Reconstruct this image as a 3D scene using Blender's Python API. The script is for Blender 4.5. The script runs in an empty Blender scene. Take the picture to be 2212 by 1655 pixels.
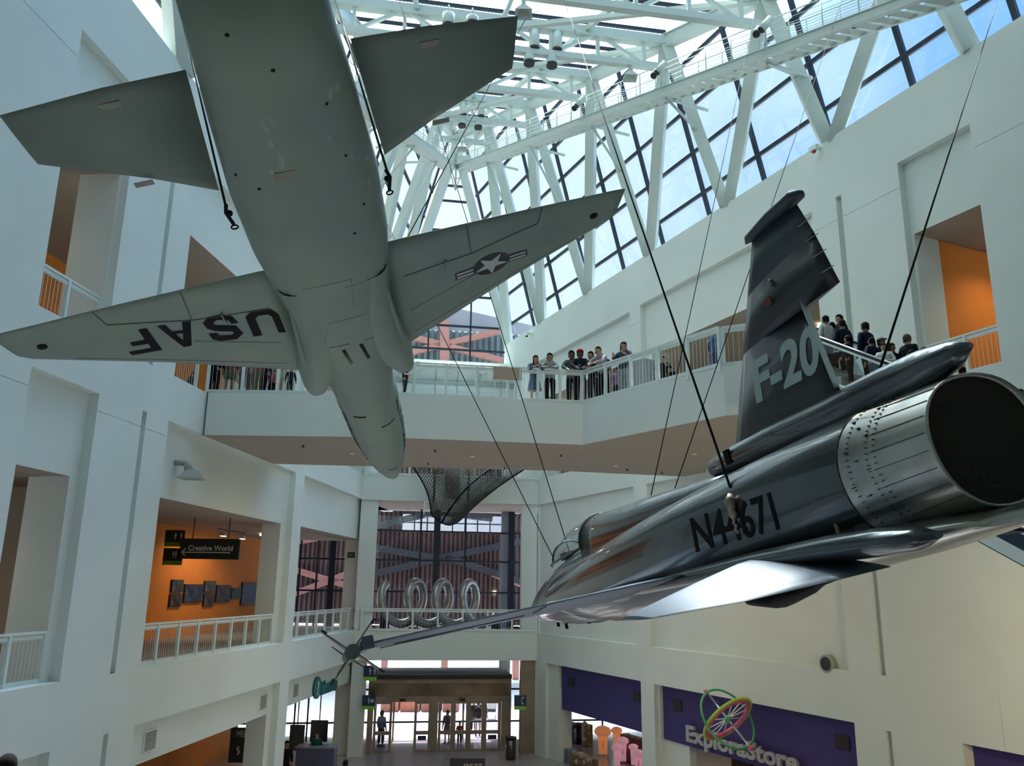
import bpy, bmesh, math, random
from mathutils import Vector, Matrix
random.seed(7)
V = Vector
C = bpy.context.scene.collection
sc = bpy.context.scene

# ------------------------------------------------------------------ camera, sky, sun, exposure
FPX, PITCH, ROLL = 1783.06, math.radians(13.995), math.radians(0.8)
_c, _s = math.cos(PITCH), math.sin(PITCH)
_r, FW, _u = V((1, 0, 0)), V((0, _c, _s)), V((0, -_s, _c))
RT = _r * math.cos(ROLL) + _u * math.sin(ROLL)
UP = -_r * math.sin(ROLL) + _u * math.cos(ROLL)
cam = bpy.data.objects.new('camera', bpy.data.cameras.new('camera'))
C.objects.link(cam)
cam.matrix_world = Matrix(((RT.x, UP.x, -FW.x, 0), (RT.y, UP.y, -FW.y, 0), (RT.z, UP.z, -FW.z, 0), (0, 0, 0, 1)))
cam.data.sensor_width = 36
cam.data.lens = 36 * FPX / 2212
cam.data.clip_end = 400
cam.data.clip_start = 0.1
sc.camera = cam

sc.view_settings.view_transform = 'Standard'
sc.view_settings.look = 'None'
sc.view_settings.gamma = 1
sc.view_settings.use_curve_mapping = False
sc.view_settings.exposure = 0.25
sc.cycles.max_bounces = 8
sc.cycles.diffuse_bounces = 5
sc.cycles.glossy_bounces = 4
sc.cycles.transparent_max_bounces = 16
sc.cycles.sample_clamp_indirect = 6
sc.cycles.use_denoising = True

world = bpy.data.worlds.new('sky'); sc.world = world; world.use_nodes = True
nt = world.node_tree; nt.nodes.clear()
def N(t, **k):
    n = nt.nodes.new(t)
    for a, b in k.items(): setattr(n, a, b)
    return n
_o = N('ShaderNodeOutputWorld'); _bg = N('ShaderNodeBackground')
_tc = N('ShaderNodeTexCoord'); _nz = N('ShaderNodeTexNoise'); _rp = N('ShaderNodeValToRGB')
_nz.inputs['Scale'].default_value = 3.0; _nz.inputs['Detail'].default_value = 5
_rp.color_ramp.elements[0].position = 0.38; _rp.color_ramp.elements[0].color = (0.24, 0.50, 1.0, 1)
_rp.color_ramp.elements[1].position = 0.66; _rp.color_ramp.elements[1].color = (0.58, 0.82, 1.0, 1)
_sep = N('ShaderNodeSeparateXYZ'); _gr = N('ShaderNodeValToRGB')
_gr.color_ramp.elements[0].position = 0.30; _gr.color_ramp.elements[0].color = (1, 1, 1, 1)
_gr.color_ramp.elements[1].position = 0.78; _gr.color_ramp.elements[1].color = (0, 0, 0, 1)
_mr = N('ShaderNodeMapRange'); _mr.inputs['From Min'].default_value = -0.5; _mr.inputs['From Max'].default_value = 0.7
_mx = N('ShaderNodeMixRGB'); _mx.inputs['Color2'].default_value = (0.86, 0.98, 1.0, 1)
nt.links.new(_tc.outputs['Generated'], _nz.inputs['Vector']); nt.links.new(_nz.outputs['Fac'], _rp.inputs['Fac'])
nt.links.new(_tc.outputs['Generated'], _sep.inputs[0]); nt.links.new(_sep.outputs['X'], _mr.inputs['Value'])
nt.links.new(_mr.outputs[0], _gr.inputs['Fac']); nt.links.new(_gr.outputs['Color'], _mx.inputs['Fac'])
nt.links.new(_rp.outputs['Color'], _mx.inputs['Color1']); nt.links.new(_mx.outputs['Color'], _bg.inputs['Color'])
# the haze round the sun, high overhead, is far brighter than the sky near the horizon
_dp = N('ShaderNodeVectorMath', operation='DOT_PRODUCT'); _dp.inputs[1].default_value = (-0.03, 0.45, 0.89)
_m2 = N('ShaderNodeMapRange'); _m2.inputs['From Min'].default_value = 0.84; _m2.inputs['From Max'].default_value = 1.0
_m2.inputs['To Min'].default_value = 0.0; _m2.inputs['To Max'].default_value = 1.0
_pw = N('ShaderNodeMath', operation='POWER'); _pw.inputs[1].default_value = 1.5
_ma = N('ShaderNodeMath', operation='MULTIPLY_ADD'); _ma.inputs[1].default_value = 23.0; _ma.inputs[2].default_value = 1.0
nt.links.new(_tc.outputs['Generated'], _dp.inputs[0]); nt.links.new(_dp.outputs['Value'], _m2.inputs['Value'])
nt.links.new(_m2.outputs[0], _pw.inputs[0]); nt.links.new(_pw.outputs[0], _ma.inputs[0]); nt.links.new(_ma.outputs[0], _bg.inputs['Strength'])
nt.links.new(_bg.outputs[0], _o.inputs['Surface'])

sun = bpy.data.objects.new('sun', bpy.data.lights.new('sun', 'SUN')); C.objects.link(sun)
sun.data.energy = 10.0; sun.data.angle = math.radians(0.6); sun.data.color = (1.0, 0.96, 0.88)
_az, _el = math.radians(-4), math.radians(62)          # the sun stands ahead of the camera, above the skylight
_sd = V((math.sin(_az) * math.cos(_el), math.cos(_az) * math.cos(_el), math.sin(_el)))
sun.rotation_euler = _sd.to_track_quat('Z', 'Y').to_euler()

# ------------------------------------------------------------------ sight lines: a photo pixel meets a known plane
def ray(x, y): return RT * ((x - 1106) / FPX) + UP * ((827.5 - y) / FPX) + FW
def adir(deg): a = math.radians(deg); return V((math.sin(a), math.cos(a), 0))
def on_plane(px, P0, n): d = ray(*px); return d * (P0.dot(n) / d.dot(n))
def at_z(px, z): d = ray(*px); return d * (z / d.z)

AZR, AZL, AZF, AZX = -24.0, 5.2, 81.0, -9.4
PR = at_z((1160, 1365), -2.15)                          # far end of the right wall
_cl = at_z((600, 1392), -2.15)
DR, DL, DF = adir(AZR), adir(AZL), adir(AZF)
PL = _cl + DL * ((43.9 - _cl.y) / DL.y)
PR.z = 0; PL.z = 0
NR = V((-DR.y, DR.x, 0)); NL = V((DL.y, -DL.x, 0)); NF = V((DF.y, -DF.x, 0))   # towards the hall (NF towards camera)
Z = V((0, 0, 1))
def Rw(s, z, d=0): return PR + DR * s + Z * z - NR * d  # d metres behind the face of the right wall
def Lw(s, z, d=0): return PL + DL * s + Z * z - NL * d
def Fw(s, z, d=0): return PR + DF * s + Z * z - NF * d  # far wall, s negative to the left
Z3, Z2, Z1 = 5.73, -2.15, -8.05                         # floors
ZT = 14.65                                              # top of the walls
def Rs(px, d=0):
    q = on_plane(px, PR - NR * d, NR); return ((q - PR).dot(DR), q.z)
def Ls(px, d=0):
    q = on_plane(px, PL - NL * d, NL); return ((q - PL).dot(DL), q.z)
def Fs(px, d=0):
    q = on_plane(px, PR - NF * d, NF); return ((q - PR).dot(DF), q.z)

# ------------------------------------------------------------------ mesh builder
class MB:
    def __init__(s): s.v = []; s.f = []; s.m = []; s.sm = []
    def add(s, vs, fs, m=0, sm=False):
        o = len(s.v); s.v += [tuple(v) for v in vs]
        for f in fs: s.f.append([i + o for i in f]); s.m.append(m); s.sm.append(sm)
        return s
    def quad(s, a, b, c, d, m=0): return s.add([a, b, c, d], [(0, 1, 2, 3)], m)
    def poly(s, pts, m=0): return s.add(pts, [tuple(range(len(pts)))], m)
    def frame(s, o, x, y, z, m=0):                      # box from a corner and three edge vectors
        o = V(o); p = [o, o + x, o + x + y, o + y]; p += [q + z for q in p]
        return s.add(p, [(3, 2, 1, 0), (4, 5, 6, 7), (0, 1, 5, 4), (1, 2, 6, 5), (2, 3, 7, 6), (3, 0, 4, 7)], m)
    def box(s, c, sx, sy, sz, x=V((1, 0, 0)), y=V((0, 1, 0)), z=V((0, 0, 1)), m=0):
        c = V(c); return s.frame(c - x * sx / 2 - y * sy / 2 - z * sz / 2, x * sx, y * sy, z * sz, m)
    def bar(s, a, b, w, h, up=V((0, 0, 1)), m=0):       # rectangular bar from a to b
        a, b = V(a), V(b); d = (b - a); l = d.length
        if l < 1e-6: return s
        d.normalize(); x = d.cross(up)
        if x.length < 1e-3: x = d.cross(V((1, 0, 0)))
        x.normalize(); y = x.cross(d).normalized()
        return s.frame(a - x * w / 2 - y * h / 2, x * w, y * h, d * l, m)
    def tube(s, pts, r, n=8, m=0, cap=True, sm=True):
        pts = [V(p) for p in pts]; R = r if isinstance(r, (list, tuple)) else [r] * len(pts)
        ref = None; rings = []
        for i, p in enumerate(pts):
            t = (pts[min(i + 1, len(pts) - 1)] - pts[max(i - 1, 0)]).normalized()
            if ref is None:
                ref = t.cross(V((0, 0, 1)))
                if ref.length < 1e-3: ref = t.cross(V((1, 0, 0)))
            ref = (ref - t * ref.dot(t)).normalized(); b = t.cross(ref)
            rings.append([p + (ref * math.cos(2 * math.pi * k / n) + b * math.sin(2 * math.pi * k / n)) * R[i] for k in range(n)])
        return s.loft(rings, m, cap, sm)
    def loft(s, rings, m=0, cap=True, sm=True):
        n = len(rings[0]); vs = [p for r in rings for p in r]; fs = []
        for i in range(len(rings) - 1):
            for k in range(n):
                a = i * n + k; b = i * n + (k + 1) % n
                fs.append((a, b, b + n, a + n))
        s.add(vs, fs, m, sm)
        if cap:
            s.add(rings[0], [tuple(reversed(range(n)))], m); s.add(rings[-1], [tuple(range(n))], m)
        return s
    def ball(s, c, rx, ry=None, rz=None, m=0, nu=12, nv=8):
        ry = ry or rx; rz = rz or rx; c = V(c); vs = [c + V((0, 0, -rz))]; fs = []
        for j in range(1, nv):
            t = math.pi * j / nv
            for i in range(nu):
                a = 2 * math.pi * i / nu
                vs.append(c + V((rx * math.sin(t) * math.cos(a), ry * math.sin(t) * math.sin(a), -rz * math.cos(t))))
        vs.append(c + V((0, 0, rz))); L = len(vs) - 1
        for i in range(nu):
            fs.append((0, 1 + (i + 1) % nu, 1 + i)); fs.append((L, L - nu + i, L - nu + (i + 1) % nu))
            for j in range(nv - 2):
                a = 1 + j * nu + i; b = 1 + j * nu + (i + 1) % nu
                fs.append((a, b, b + nu, a + nu))
        return s.add(vs, fs, m, True)
    def prism(s, pts, ext, m=0):                        # flat polygon pushed along ext
        pts = [V(p) for p in pts]; n = len(pts); top = [p + ext for p in pts]
        s.add(pts + top, [tuple(reversed(range(n))), tuple(range(n, 2 * n))] + [(i, (i + 1) % n, (i + 1) % n + n, i + n) for i in range(n)], m)
        return s
    def build(s, name, mats, parent=None, bevel=0, fix=True):
        me = bpy.data.meshes.new(name); me.from_pydata(s.v, [], s.f); 
        mats = mats if isinstance(mats, (list, tuple)) else [mats]
        for m in mats: me.materials.append(m)
        for p, m, sm in zip(me.polygons, s.m, s.sm): p.material_index = m; p.use_smooth = sm
        if fix:
            bm = bmesh.new(); bm.from_mesh(me)
            bmesh.ops.remove_doubles(bm, verts=bm.verts, dist=1e-5)
            bmesh.ops.recalc_face_normals(bm, faces=bm.faces); bm.to_mesh(me); bm.free()
        me.update()
        o = bpy.data.objects.new(name, me); C.objects.link(o)
        if parent is not None: o.parent = parent
        if bevel:
            b = o.modifiers.new('bevel', 'BEVEL'); b.width = bevel; b.segments = 2; b.limit_method = 'ANGLE'
        return o

def tag(o, label=None, cat=None, group=None, kind=None):
    if label: o['label'] = label
    if cat: o['category'] = cat
    if group: o['group'] = group
    if kind: o['kind'] = kind
    return o
def thing(name, loc, label, cat, group=None, rz=0):
    o = bpy.data.objects.new(name, None); C.objects.link(o); o.location = loc; o.rotation_euler = (0, 0, rz)
    o.empty_display_size = 0.2
    return tag(o, label, cat, group)
def part(mb, name, mats, root, bevel=0):
    """world-space mesh as a part of root (an un-rotated or rotated empty)"""
    inv = root_matrix(root).inverted()
    mb.v = [tuple(inv @ V(p)) for p in mb.v]
    return mb.build(name, mats, root, bevel)
def root_matrix(o):
    m = o.matrix_local.copy() if o.rotation_mode != 'XYZ' else Matrix.LocRotScale(o.location, o.rotation_euler, o.scale)
    return (root_matrix(o.parent) @ m) if o.parent else m
def struct(mb, name, mats, label=None, bevel=0):
    o = mb.build(name, mats, None, bevel); tag(o, label, None, None, 'structure'); return o
def clone(o, parent=None, loc=None, rz=None, label=None):
    c = o.copy(); C.objects.link(c)
    if parent is not None: c.parent = parent
    if loc is not None: c.location = loc
    if rz is not None: c.rotation_euler = (0, 0, rz)
    if label: c['label'] = label
    for ch in list(o.children): clone(ch, c)
    return c

# ------------------------------------------------------------------ materials
def mat(name, col, rough=0.6, metal=0.0, var=0.0, scale=4.0, bump=0.0, bscale=60.0, emit=None, es=0, spec=0.5, coat=0, alpha=None, col2=None, stretch=None):
    m = bpy.data.materials.new(name); m.use_nodes = True; t = m.node_tree; b = t.nodes['Principled BSDF']
    b.inputs['Base Color'].default_value = (*col, 1); b.inputs['Roughness'].default_value = rough
    b.inputs['Metallic'].default_value = metal; b.inputs['Specular IOR Level'].default_value = spec
    b.inputs['Coat Weight'].default_value = coat; b.inputs['Coat Roughness'].default_value = 0.05
    if emit: b.inputs['Emission Color'].default_value = (*emit, 1); b.inputs['Emission Strength'].default_value = es
    if var or bump or col2:
        tc = t.nodes.new('ShaderNodeTexCoord'); mp = t.nodes.new('ShaderNodeMapping')
        t.links.new(tc.outputs['Object'], mp.inputs[0])
        if stretch: mp.inputs['Scale'].default_value = stretch
    if var or col2:
        n = t.nodes.new('ShaderNodeTexNoise'); n.inputs['Scale'].default_value = scale; n.inputs['Detail'].default_value = 6
        r = t.nodes.new('ShaderNodeValToRGB'); r.color_ramp.elements[0].position = 0.35; r.color_ramp.elements[1].position = 0.68
        c2 = col2 or tuple(max(0, c * (1 - var)) for c in col)
        r.color_ramp.elements[0].color = (*c2, 1); r.color_ramp.elements[1].color = (*col, 1)
        t.links.new(mp.outputs[0], n.inputs['Vector']); t.links.new(n.outputs['Fac'], r.inputs['Fac']); t.links.new(r.outputs['Color'], b.inputs['Base Color'])
    if bump:
        n2 = t.nodes.new('ShaderNodeTexNoise'); n2.inputs['Scale'].default_value = bscale; n2.inputs['Detail'].default_value = 3
        bp = t.nodes.new('ShaderNodeBump'); bp.inputs['Strength'].default_value = bump; bp.inputs['Distance'].default_value = 0.02
        t.links.new(mp.outputs[0], n2.inputs['Vector']); t.links.new(n2.outputs['Fac'], bp.inputs['Height']); t.links.new(bp.outputs[0], b.inputs['Normal'])
    return m
def glass(name, tint=(0.9, 0.97, 0.98), refl=0.08, rough=0.02):
    m = bpy.data.materials.new(name); m.use_nodes = True; t = m.node_tree; t.nodes.clear()
    o = t.nodes.new('ShaderNodeOutputMaterial'); tr = t.nodes.new('ShaderNodeBsdfTransparent'); g = t.nodes.new('ShaderNodeBsdfGlossy')
    tr.inputs[0].default_value = (*tint, 1); g.inputs['Roughness'].default_value = rough; g.inputs[0].default_value = (0.9, 0.95, 1, 1)
    fr = t.nodes.new('ShaderNodeLayerWeight'); fr.inputs['Blend'].default_value = 0.25
    mr = t.nodes.new('ShaderNodeMapRange'); mr.inputs['To Min'].default_value = refl * 0.5; mr.inputs['To Max'].default_value = refl * 5
    mx = t.nodes.new('ShaderNodeMixShader')
    t.links.new(fr.outputs['Facing'], mr.inputs['Value']); t.links.new(mr.outputs[0], mx.inputs[0])
    t.links.new(tr.outputs[0], mx.inputs[1]); t.links.new(g.outputs[0], mx.inputs[2]); t.links.new(mx.outputs[0], o.inputs[0])
    return m

M = {}
M['stucco'] = mat('stucco', (0.70, 0.765, 0.73), 0.9, var=0.05, scale=0.6, bump=0.06, bscale=45)
M['stucco_b'] = M['stucco']
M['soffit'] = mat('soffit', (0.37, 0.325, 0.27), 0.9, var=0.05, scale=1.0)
M['orange'] = mat('orange_paint', (0.80, 0.27, 0.045), 0.8, var=0.08, scale=1.2, bump=0.1)
M['purple'] = mat('purple_paint', (0.055, 0.042, 0.19), 0.75, var=0.15, scale=3)
M['floor'] = mat('terrazzo', (0.40, 0.37, 0.38), 0.10, var=0.35, scale=30)
M['floor2'] = mat('carpet_floor', (0.33, 0.30, 0.26), 0.8, var=0.2, scale=10)
M['white_metal'] = mat('white_steel_paint', (0.46, 0.53, 0.50), 0.45, var=0.04, scale=2)
M['rail'] = mat('rail_paint', (0.70, 0.80, 0.78), 0.4, var=0.04, scale=4)
M['mullion'] = mat('mullion', (0.018, 0.028, 0.045), 0.45, metal=0.3)
M['glass'] = glass('skylight_glass', (0.93, 0.985, 1.0), 0.05)
M['glassdoor'] = glass('door_glass', (0.86, 0.84, 0.95), 0.08)
M['glasswin'] = glass('window_glass', (0.62, 0.60, 0.68), 0.10)
M['bronze'] = mat('bronze_metal', (0.33, 0.26, 0.20), 0.5, metal=0.35, var=0.3, scale=1.5)
M['black'] = mat('black', (0.012, 0.012, 0.014), 0.5)
M['dark'] = mat('dark_paint', (0.03, 0.035, 0.04), 0.5)
M['cable'] = mat('steel_cable', (0.016, 0.02, 0.022), 0.8, spec=0.1)
M['chrome'] = mat('chrome', (0.62, 0.66, 0.70), 0.12, metal=1.0)
M['brick'] = mat('red_brick', (0.42, 0.16, 0.11), 0.9, var=0.35, scale=8)
M['pink_steel'] = mat('pink_steel', (0.45, 0.20, 0.16), 0.6, var=0.1)
M['vent'] = mat('vent_grey', (0.34, 0.36, 0.33), 0.6)
M['sign_blue'] = mat('sign_blue', (0.02, 0.035, 0.09), 0.4)
M['sign_green'] = mat('sign_green', (0.22, 0.55, 0.06), 0.5)
M['sign_white'] = mat('sign_white', (0.75, 0.78, 0.78), 0.5)
M['teal'] = mat('teal', (0.0, 0.16, 0.16), 0.5)
M['grey_letter'] = mat('grey_letter', (0.42, 0.43, 0.44), 0.45, metal=0.3)
M['lamp'] = mat('lamp_glow', (1, 0.9, 0.7), 0.5, emit=(1.0, 0.82, 0.55), es=6)
M['concrete'] = mat('plaza_concrete', (0.62, 0.58, 0.60), 0.85, var=0.15, scale=0.7)
# ------------------------------------------------------------------ walls with recesses and openings
def relief(W, s0, s1, z0, z1, rects, name, mats, label=None, back=0.7, top=True):
    """W(s,z,d) -> point; rects: (sa,sb,za,zb,depth[,hole]); later ones win"""
    ss = sorted({s0, s1} | {min(max(r[i], s0), s1) for r in rects for i in (0, 1)})
    zz = sorted({z0, z1} | {min(max(r[i], z0), z1) for r in rects for i in (2, 3)})
    ns, nz = len(ss) - 1, len(zz) - 1
    D = [[(0.0, False)] * nz for _ in range(ns)]
    for r in rects:
        for i in range(ns):
            for j in range(nz):
                a, b = (ss[i] + ss[i + 1]) / 2, (zz[j] + zz[j + 1]) / 2
                if min(r[0], r[1]) < a < max(r[0], r[1]) and r[2] < b < r[3]:
                    D[i][j] = (r[4], len(r) > 5 and r[5])
    mb = MB()
    for i in range(ns):
        for j in range(nz):
            d, h = D[i][j]; a, b, c, e = ss[i], ss[i + 1], zz[j], zz[j + 1]
            if not h: mb.quad(W(a, c, d), W(b, c, d), W(b, e, d), W(a, e, d))
            for (ii, jj, p, q) in ((i + 1, j, (b, c), (b, e)), (i, j + 1, (a, e), (b, e))):
                if ii < ns and jj < nz:
                    d2 = D[ii][jj][0]
                    if abs(d - d2) > 1e-6:
                        so = jj > j and min(D[ii][jj][0], d) < max(D[ii][jj][0], d) and (D[i][j][1] and d > d2 and d > 0.6)
                        mb.quad(W(*p, d), W(*q, d), W(*q, d2), W(*p, d2), 1 if so else 0)
    for j in range(nz):
        mb.quad(W(s0, zz[j], D[0][j][0]), W(s0, zz[j + 1], D[0][j][0]), W(s0, zz[j + 1], back), W(s0, zz[j], back))
        mb.quad(W(s1, zz[j], D[-1][j][0]), W(s1, zz[j + 1], D[-1][j][0]), W(s1, zz[j + 1], back), W(s1, zz[j], back))
    for i in range(ns):
        mb.quad(W(ss[i], z1, D[i][-1][0]), W(ss[i + 1], z1, D[i][-1][0]), W(ss[i + 1], z1, back), W(ss[i], z1, back))
    return struct(mb, name, mats, label)

J = 0.018
LR = [
    # joints
    (-60, -27.3, 11.76, 11.78, J), (-27.3, -24.7, 11.45, 11.47, 0.0), (-24.7, -21.4, 3.98, 4.0, J), (-21.4, 0, 3.98, 4.0, 0.0),
    (-60, -27.2, 3.98, 4.0, J),
    (-24.42, -24.40, -8.05, -2.15, 0.0),
    # recess frames, L3
    (-60, -32, 5.75, 12.5, 0.0),
    (-27.3, -24.7, 5.73, 12.52, 0.22), (-27.25, -24.75, 5.83, 10.2, 1.3, True),
    (-21.3, -10.6, 5.73, 12.52, 0.22), (-21.3, -11.1, 5.83, 10.22, 1.0, True),
    (-9.7, -0.2, 5.73, 12.52, 0.22), (-9.7, -0.7, 5.83, 10.22, 1.0, True),
    (-22.72, -22.5, 5.7, 12.45, 0.2),
    # L2
    (-27.2, -24.7, -2.13, 4.41, 0.25), (-27.2, -25.0, -2.13, 2.38, 1.25, True),
    (-21.3, -10.8, -2.13, 4.43, 0.25), (-21.3, -11.4, -2.13, 2.34, 1.0, True),
    (-9.75, 0.3, -2.13, 4.45, 0.25), (-9.8, 0.2, -2.13, 2.4, 1.0, True),
    (-22.7, -22.48, -2.15, 4.43, 0.2),
    # L1
    (-21.25, -10.8, -8.05, -3.55, 0.25), (-20.8, -11.3, -8.05, -4.64, 1.0, True),
    (-9.8, 0.7, -8.05, -3.6, 0.25), (-9.8, 0.0, -8.05, -4.64, 1.0, True),
    (-22.65, -22.43, -8.05, -3.54, 0.2),
    (-27.2, -24.7, -8.05, -3.55, 0.25),
]
left_wall = relief(Lw, -60, 0.75, Z1, ZT, LR, 'wall_left', [M['stucco'], M['soffit']], 'white stucco left wall of the hall with recessed bays')
RR_ = [
    (-26.9, -60, 11.73, 11.75, J), (-24.4, -20.95, 11.7, 11.72, J), (-10.4, -9.5, 11.7, 11.72, J),
    (Rs((2145, 1400))[0], Rs((2145, 1400))[0] + .025, -8.05, 4.4, J), (-60, -27, 4.4, 4.42, 0),
    (-26.85, -24.45, 5.73, 12.5, 0.25), (-26.85, -24.55, 5.83, 10.22, 1.25, True),
    (-20.95, -10.4, 5.73, 12.46, 0.25), (-20.85, -10.9, 5.83, 10.22, 1.0, True),
    (-9.5, 0.0, 5.73, 12.42, 0.25), (-9.5, -0.6, 5.83, 10.22, 1.0, True),
    (-22.25, -22.02, 5.7, 12.5, 0.2),
    (-20.95, -10.55, -2.2, 4.4, 0.2), (-9.5, -0.15, -2.2, 4.4, 0.12), (-26.9, -24.5, -2.2, 4.4, 0.0),
    (-22.3, -22.05, -2.22, 4.4, 0.2),
    (-9.75, -1.0, -8.05, -3.6, 0.2), (-9.7, -2.1, -8.05, -3.62, 0.9, True),
    (-21.0, -10.7, -8.05, -3.62, 0.2), (-20.95, -10.8, -8.05, -3.62, 0.9, True),
    (-22.3, -22.1, -8.05, -3.67, 0.2),
    (-34, -24.5, -8.05, -3.62, 0.9, True),
    (0.0, 4.95, -8.05, 4.4, 0.0, True),
]
right_wall = relief(Rw, -60, 4.9, Z1, ZT, RR_, 'wall_right', [M['stucco'], M['soffit']], 'white stucco right wall of the hall with recessed bays')

# ------------------------------------------------------------------ floors of the three levels
def slab(name, pts, ztop, th, mats, label=None):
    mb = MB(); pts = [V((p[0], p[1], 0)) for p in pts]; n = len(pts)
    mb.add([p + Z * ztop for p in pts], [tuple(range(n))], 0)
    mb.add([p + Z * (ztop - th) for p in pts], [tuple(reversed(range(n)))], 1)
    for i in range(n):
        a, b = pts[i], pts[(i + 1) % n]
        mb.quad(a + Z * (ztop - th), b + Z * (ztop - th), b + Z * ztop, a + Z * ztop, 2)
    return struct(mb, name, mats, label)
fm = [M['floor'], M['soffit'], M['stucco']]
f2 = [M['floor2'], M['soffit'], M['stucco']]
mb = MB(); mb.quad(V((-45, -25, Z1)), V((50, -25, Z1)), V((50, 49, Z1)), V((-45, 49, Z1))); struct(mb, 'floor', M['floor'], 'polished ground floor of the hall')
# galleries behind the side walls, levels 2 and 3 (floors stop at the back of the wall)
def lp(s, d): return Lw(s, 0, d)
def rp(s, d): return Rw(s, 0, d)
slab('floor_gallery_left', [lp(-34, .02), lp(7, .02), lp(7, 12), lp(-34, 12)], Z2, 1.0, f2)
slab('floor_gallery_left_upper', [lp(-34, .3), lp(7, .3), lp(7, 12), lp(-34, 12)], Z3, 1.0, f2)
slab('floor_gallery_right_upper', [rp(-34, .3), rp(7, .3), rp(7, 12), rp(-34, 12)], Z3, 1.0, f2)
slab('floor_gallery_right', [rp(-34, .3), rp(7, .3), rp(7, 12), rp(-34, 12)], Z2, 1.0, f2)
# far balconies: from the far wall plane to the glass facade
FB = 6.0
def fp(s, d): return Fw(s, 0, d)
fl = -9.35
slab('floor_far_balcony', [fp(fl, 0), fp(0, 0), fp(0, FB), fp(fl, FB)], Z2, 1.42, fm, 'slab edge and floor of the far middle balcony')
slab('floor_far_upper', [fp(fl, 0), fp(0, 0), fp(0, FB), fp(fl, FB)], Z3, 1.33, fm, 'slab edge and floor of the far upper balcony')
# ceilings of the galleries
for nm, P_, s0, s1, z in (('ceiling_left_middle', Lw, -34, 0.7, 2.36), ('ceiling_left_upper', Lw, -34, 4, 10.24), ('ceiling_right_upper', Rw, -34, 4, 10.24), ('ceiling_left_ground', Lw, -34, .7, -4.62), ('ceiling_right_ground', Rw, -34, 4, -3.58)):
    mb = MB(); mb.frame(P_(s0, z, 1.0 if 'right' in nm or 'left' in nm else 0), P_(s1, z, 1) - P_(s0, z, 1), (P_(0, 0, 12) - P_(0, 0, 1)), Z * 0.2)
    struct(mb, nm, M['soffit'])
# back walls of the galleries (orange), partitions between the bays
def panel(nm, W, s0, s1, z0, z1, d, m, th=0.15):
    mb = MB(); mb.frame(W(s0, z0, d), W(s1, z0, d) - W(s0, z0, d), W(s0, z0, d + th) - W(s0, z0, d), Z * (z1 - z0)); return struct(mb, nm, m)
def cross(nm, W, s, d0, d1, z0, z1, m, th=0.2):
    mb = MB(); mb.frame(W(s, z0, d0), W(s + th, z0, d0) - W(s, z0, d0), W(s, z0, d1) - W(s, z0, d0), Z * (z1 - z0)); return struct(mb, nm, m)
panel('wall_left_middle_orange', Lw, -34, 0.3, Z2, 2.4, 5.5, M['orange'])
cross('wall_left_middle_side', Lw, -23.0, 1.27, 5.5, Z2, 2.4, M['soffit'])
panel('wall_left_upper_orange', Lw, -34, -6.5, Z3, 10.24, 5.5, M['orange'])
panel('wall_left_upper_far', Lw, -6.5, 6, Z3, 10.24, 6.5, M['stucco'])
cross('wall_right_upper_orange', Rw, -24.53, 1.0, 7.0, Z3, 10.22, M['orange'])
panel('wall_right_upper_near', Rw, -34, -24.5, Z3, 10.24, 7.0, M['orange'])
panel('wall_right_upper_gallery', Rw, -24.3, 4.5, Z3, 10.24, 7.0, M['stucco'])
panel('wall_left_ground_orange', Lw, -34, 0.3, Z1, -4.6, 6.0, M['orange'])

# far wall frame: piers and header at the far end, middle and ground levels
mb = MB()
a0, a1 = Fs((812, 1200))[0], Fs((1128, 1200))[0]
g0, g1 = Fs((790, 1500))[0], Fs((1126, 1500))[0]
def fbox(s0, s1, z0, z1, d0, d1, m=0): mb.frame(Fw(s0, z0, d0), DF * (s1 - s0), -NF * (d1 - d0), Z * (z1 - z0), m)
fbox(fl, a0, Z2, 4.4, 0.15, 1.1); fbox(a1, 0.0, Z2, 4.4, 0.15, .55)
fbox(fl, g0, Z1, -3.57, 0.15, 0.9)
struct(mb, 'wall_far', M['stucco'], 'white piers framing the openings of the far end')
mb = MB(); fbox(g1, g1 + 0.75, Z1, -3.57, 0.2, .6); struct(mb, 'wall_far_brown_pier', M['bronze'])
mb = MB(); fbox(g1 + .75, 0.9, Z1, -3.57, 0.1, 1.0); struct(mb, 'wall_far_right_pier', M['stucco'])

# ------------------------------------------------------------------ bridge of the upper level
B = [V((-9.42, 24.72, 0)), V((-4.0, 24.66, 0)), V((2.24, 25.52, 0)), V((5.51, 20.81, 0)), V((6.25, 20.45, 0))]
_e = rp(-23.6, -0.02); back = [V((7.2, 32.6, 0)), V((1.8, 31.45, 0)), V((-8.9, 30.7, 0))]
bridge_pts = B + [V((8.8, 20.3, 0)), rp(-22.9, 0.0), rp(-13.2, 0), back[1], lp(-13.3, 0), lp(-19.28, 0)]
mb = MB(); pts = bridge_pts; n = len(pts)
mb.add([p + Z * Z3 for p in pts], [tuple(range(n))], 0)
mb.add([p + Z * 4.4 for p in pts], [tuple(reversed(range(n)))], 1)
for i in range(n):
    a, b = pts[i], pts[(i + 1) % n]; mb.quad(a + Z * 4.4, b + Z * 4.4, b + Z * Z3, a + Z * Z3, 2)
br = struct(mb, 'floor_bridge', [M['floor2'], M['soffit'], M['stucco']], 'wide white bridge crossing the hall at the upper level')
# joint where the bridge meets the left wall
mb = MB(); p = B[0] + V((0.06, -0.012, 0)); mb.frame(p + Z * 4.4, V((0.03, 0, 0)), V((0, 0.01, 0)), Z * 1.33); struct(mb, 'trim_1', M['dark'])

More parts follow.
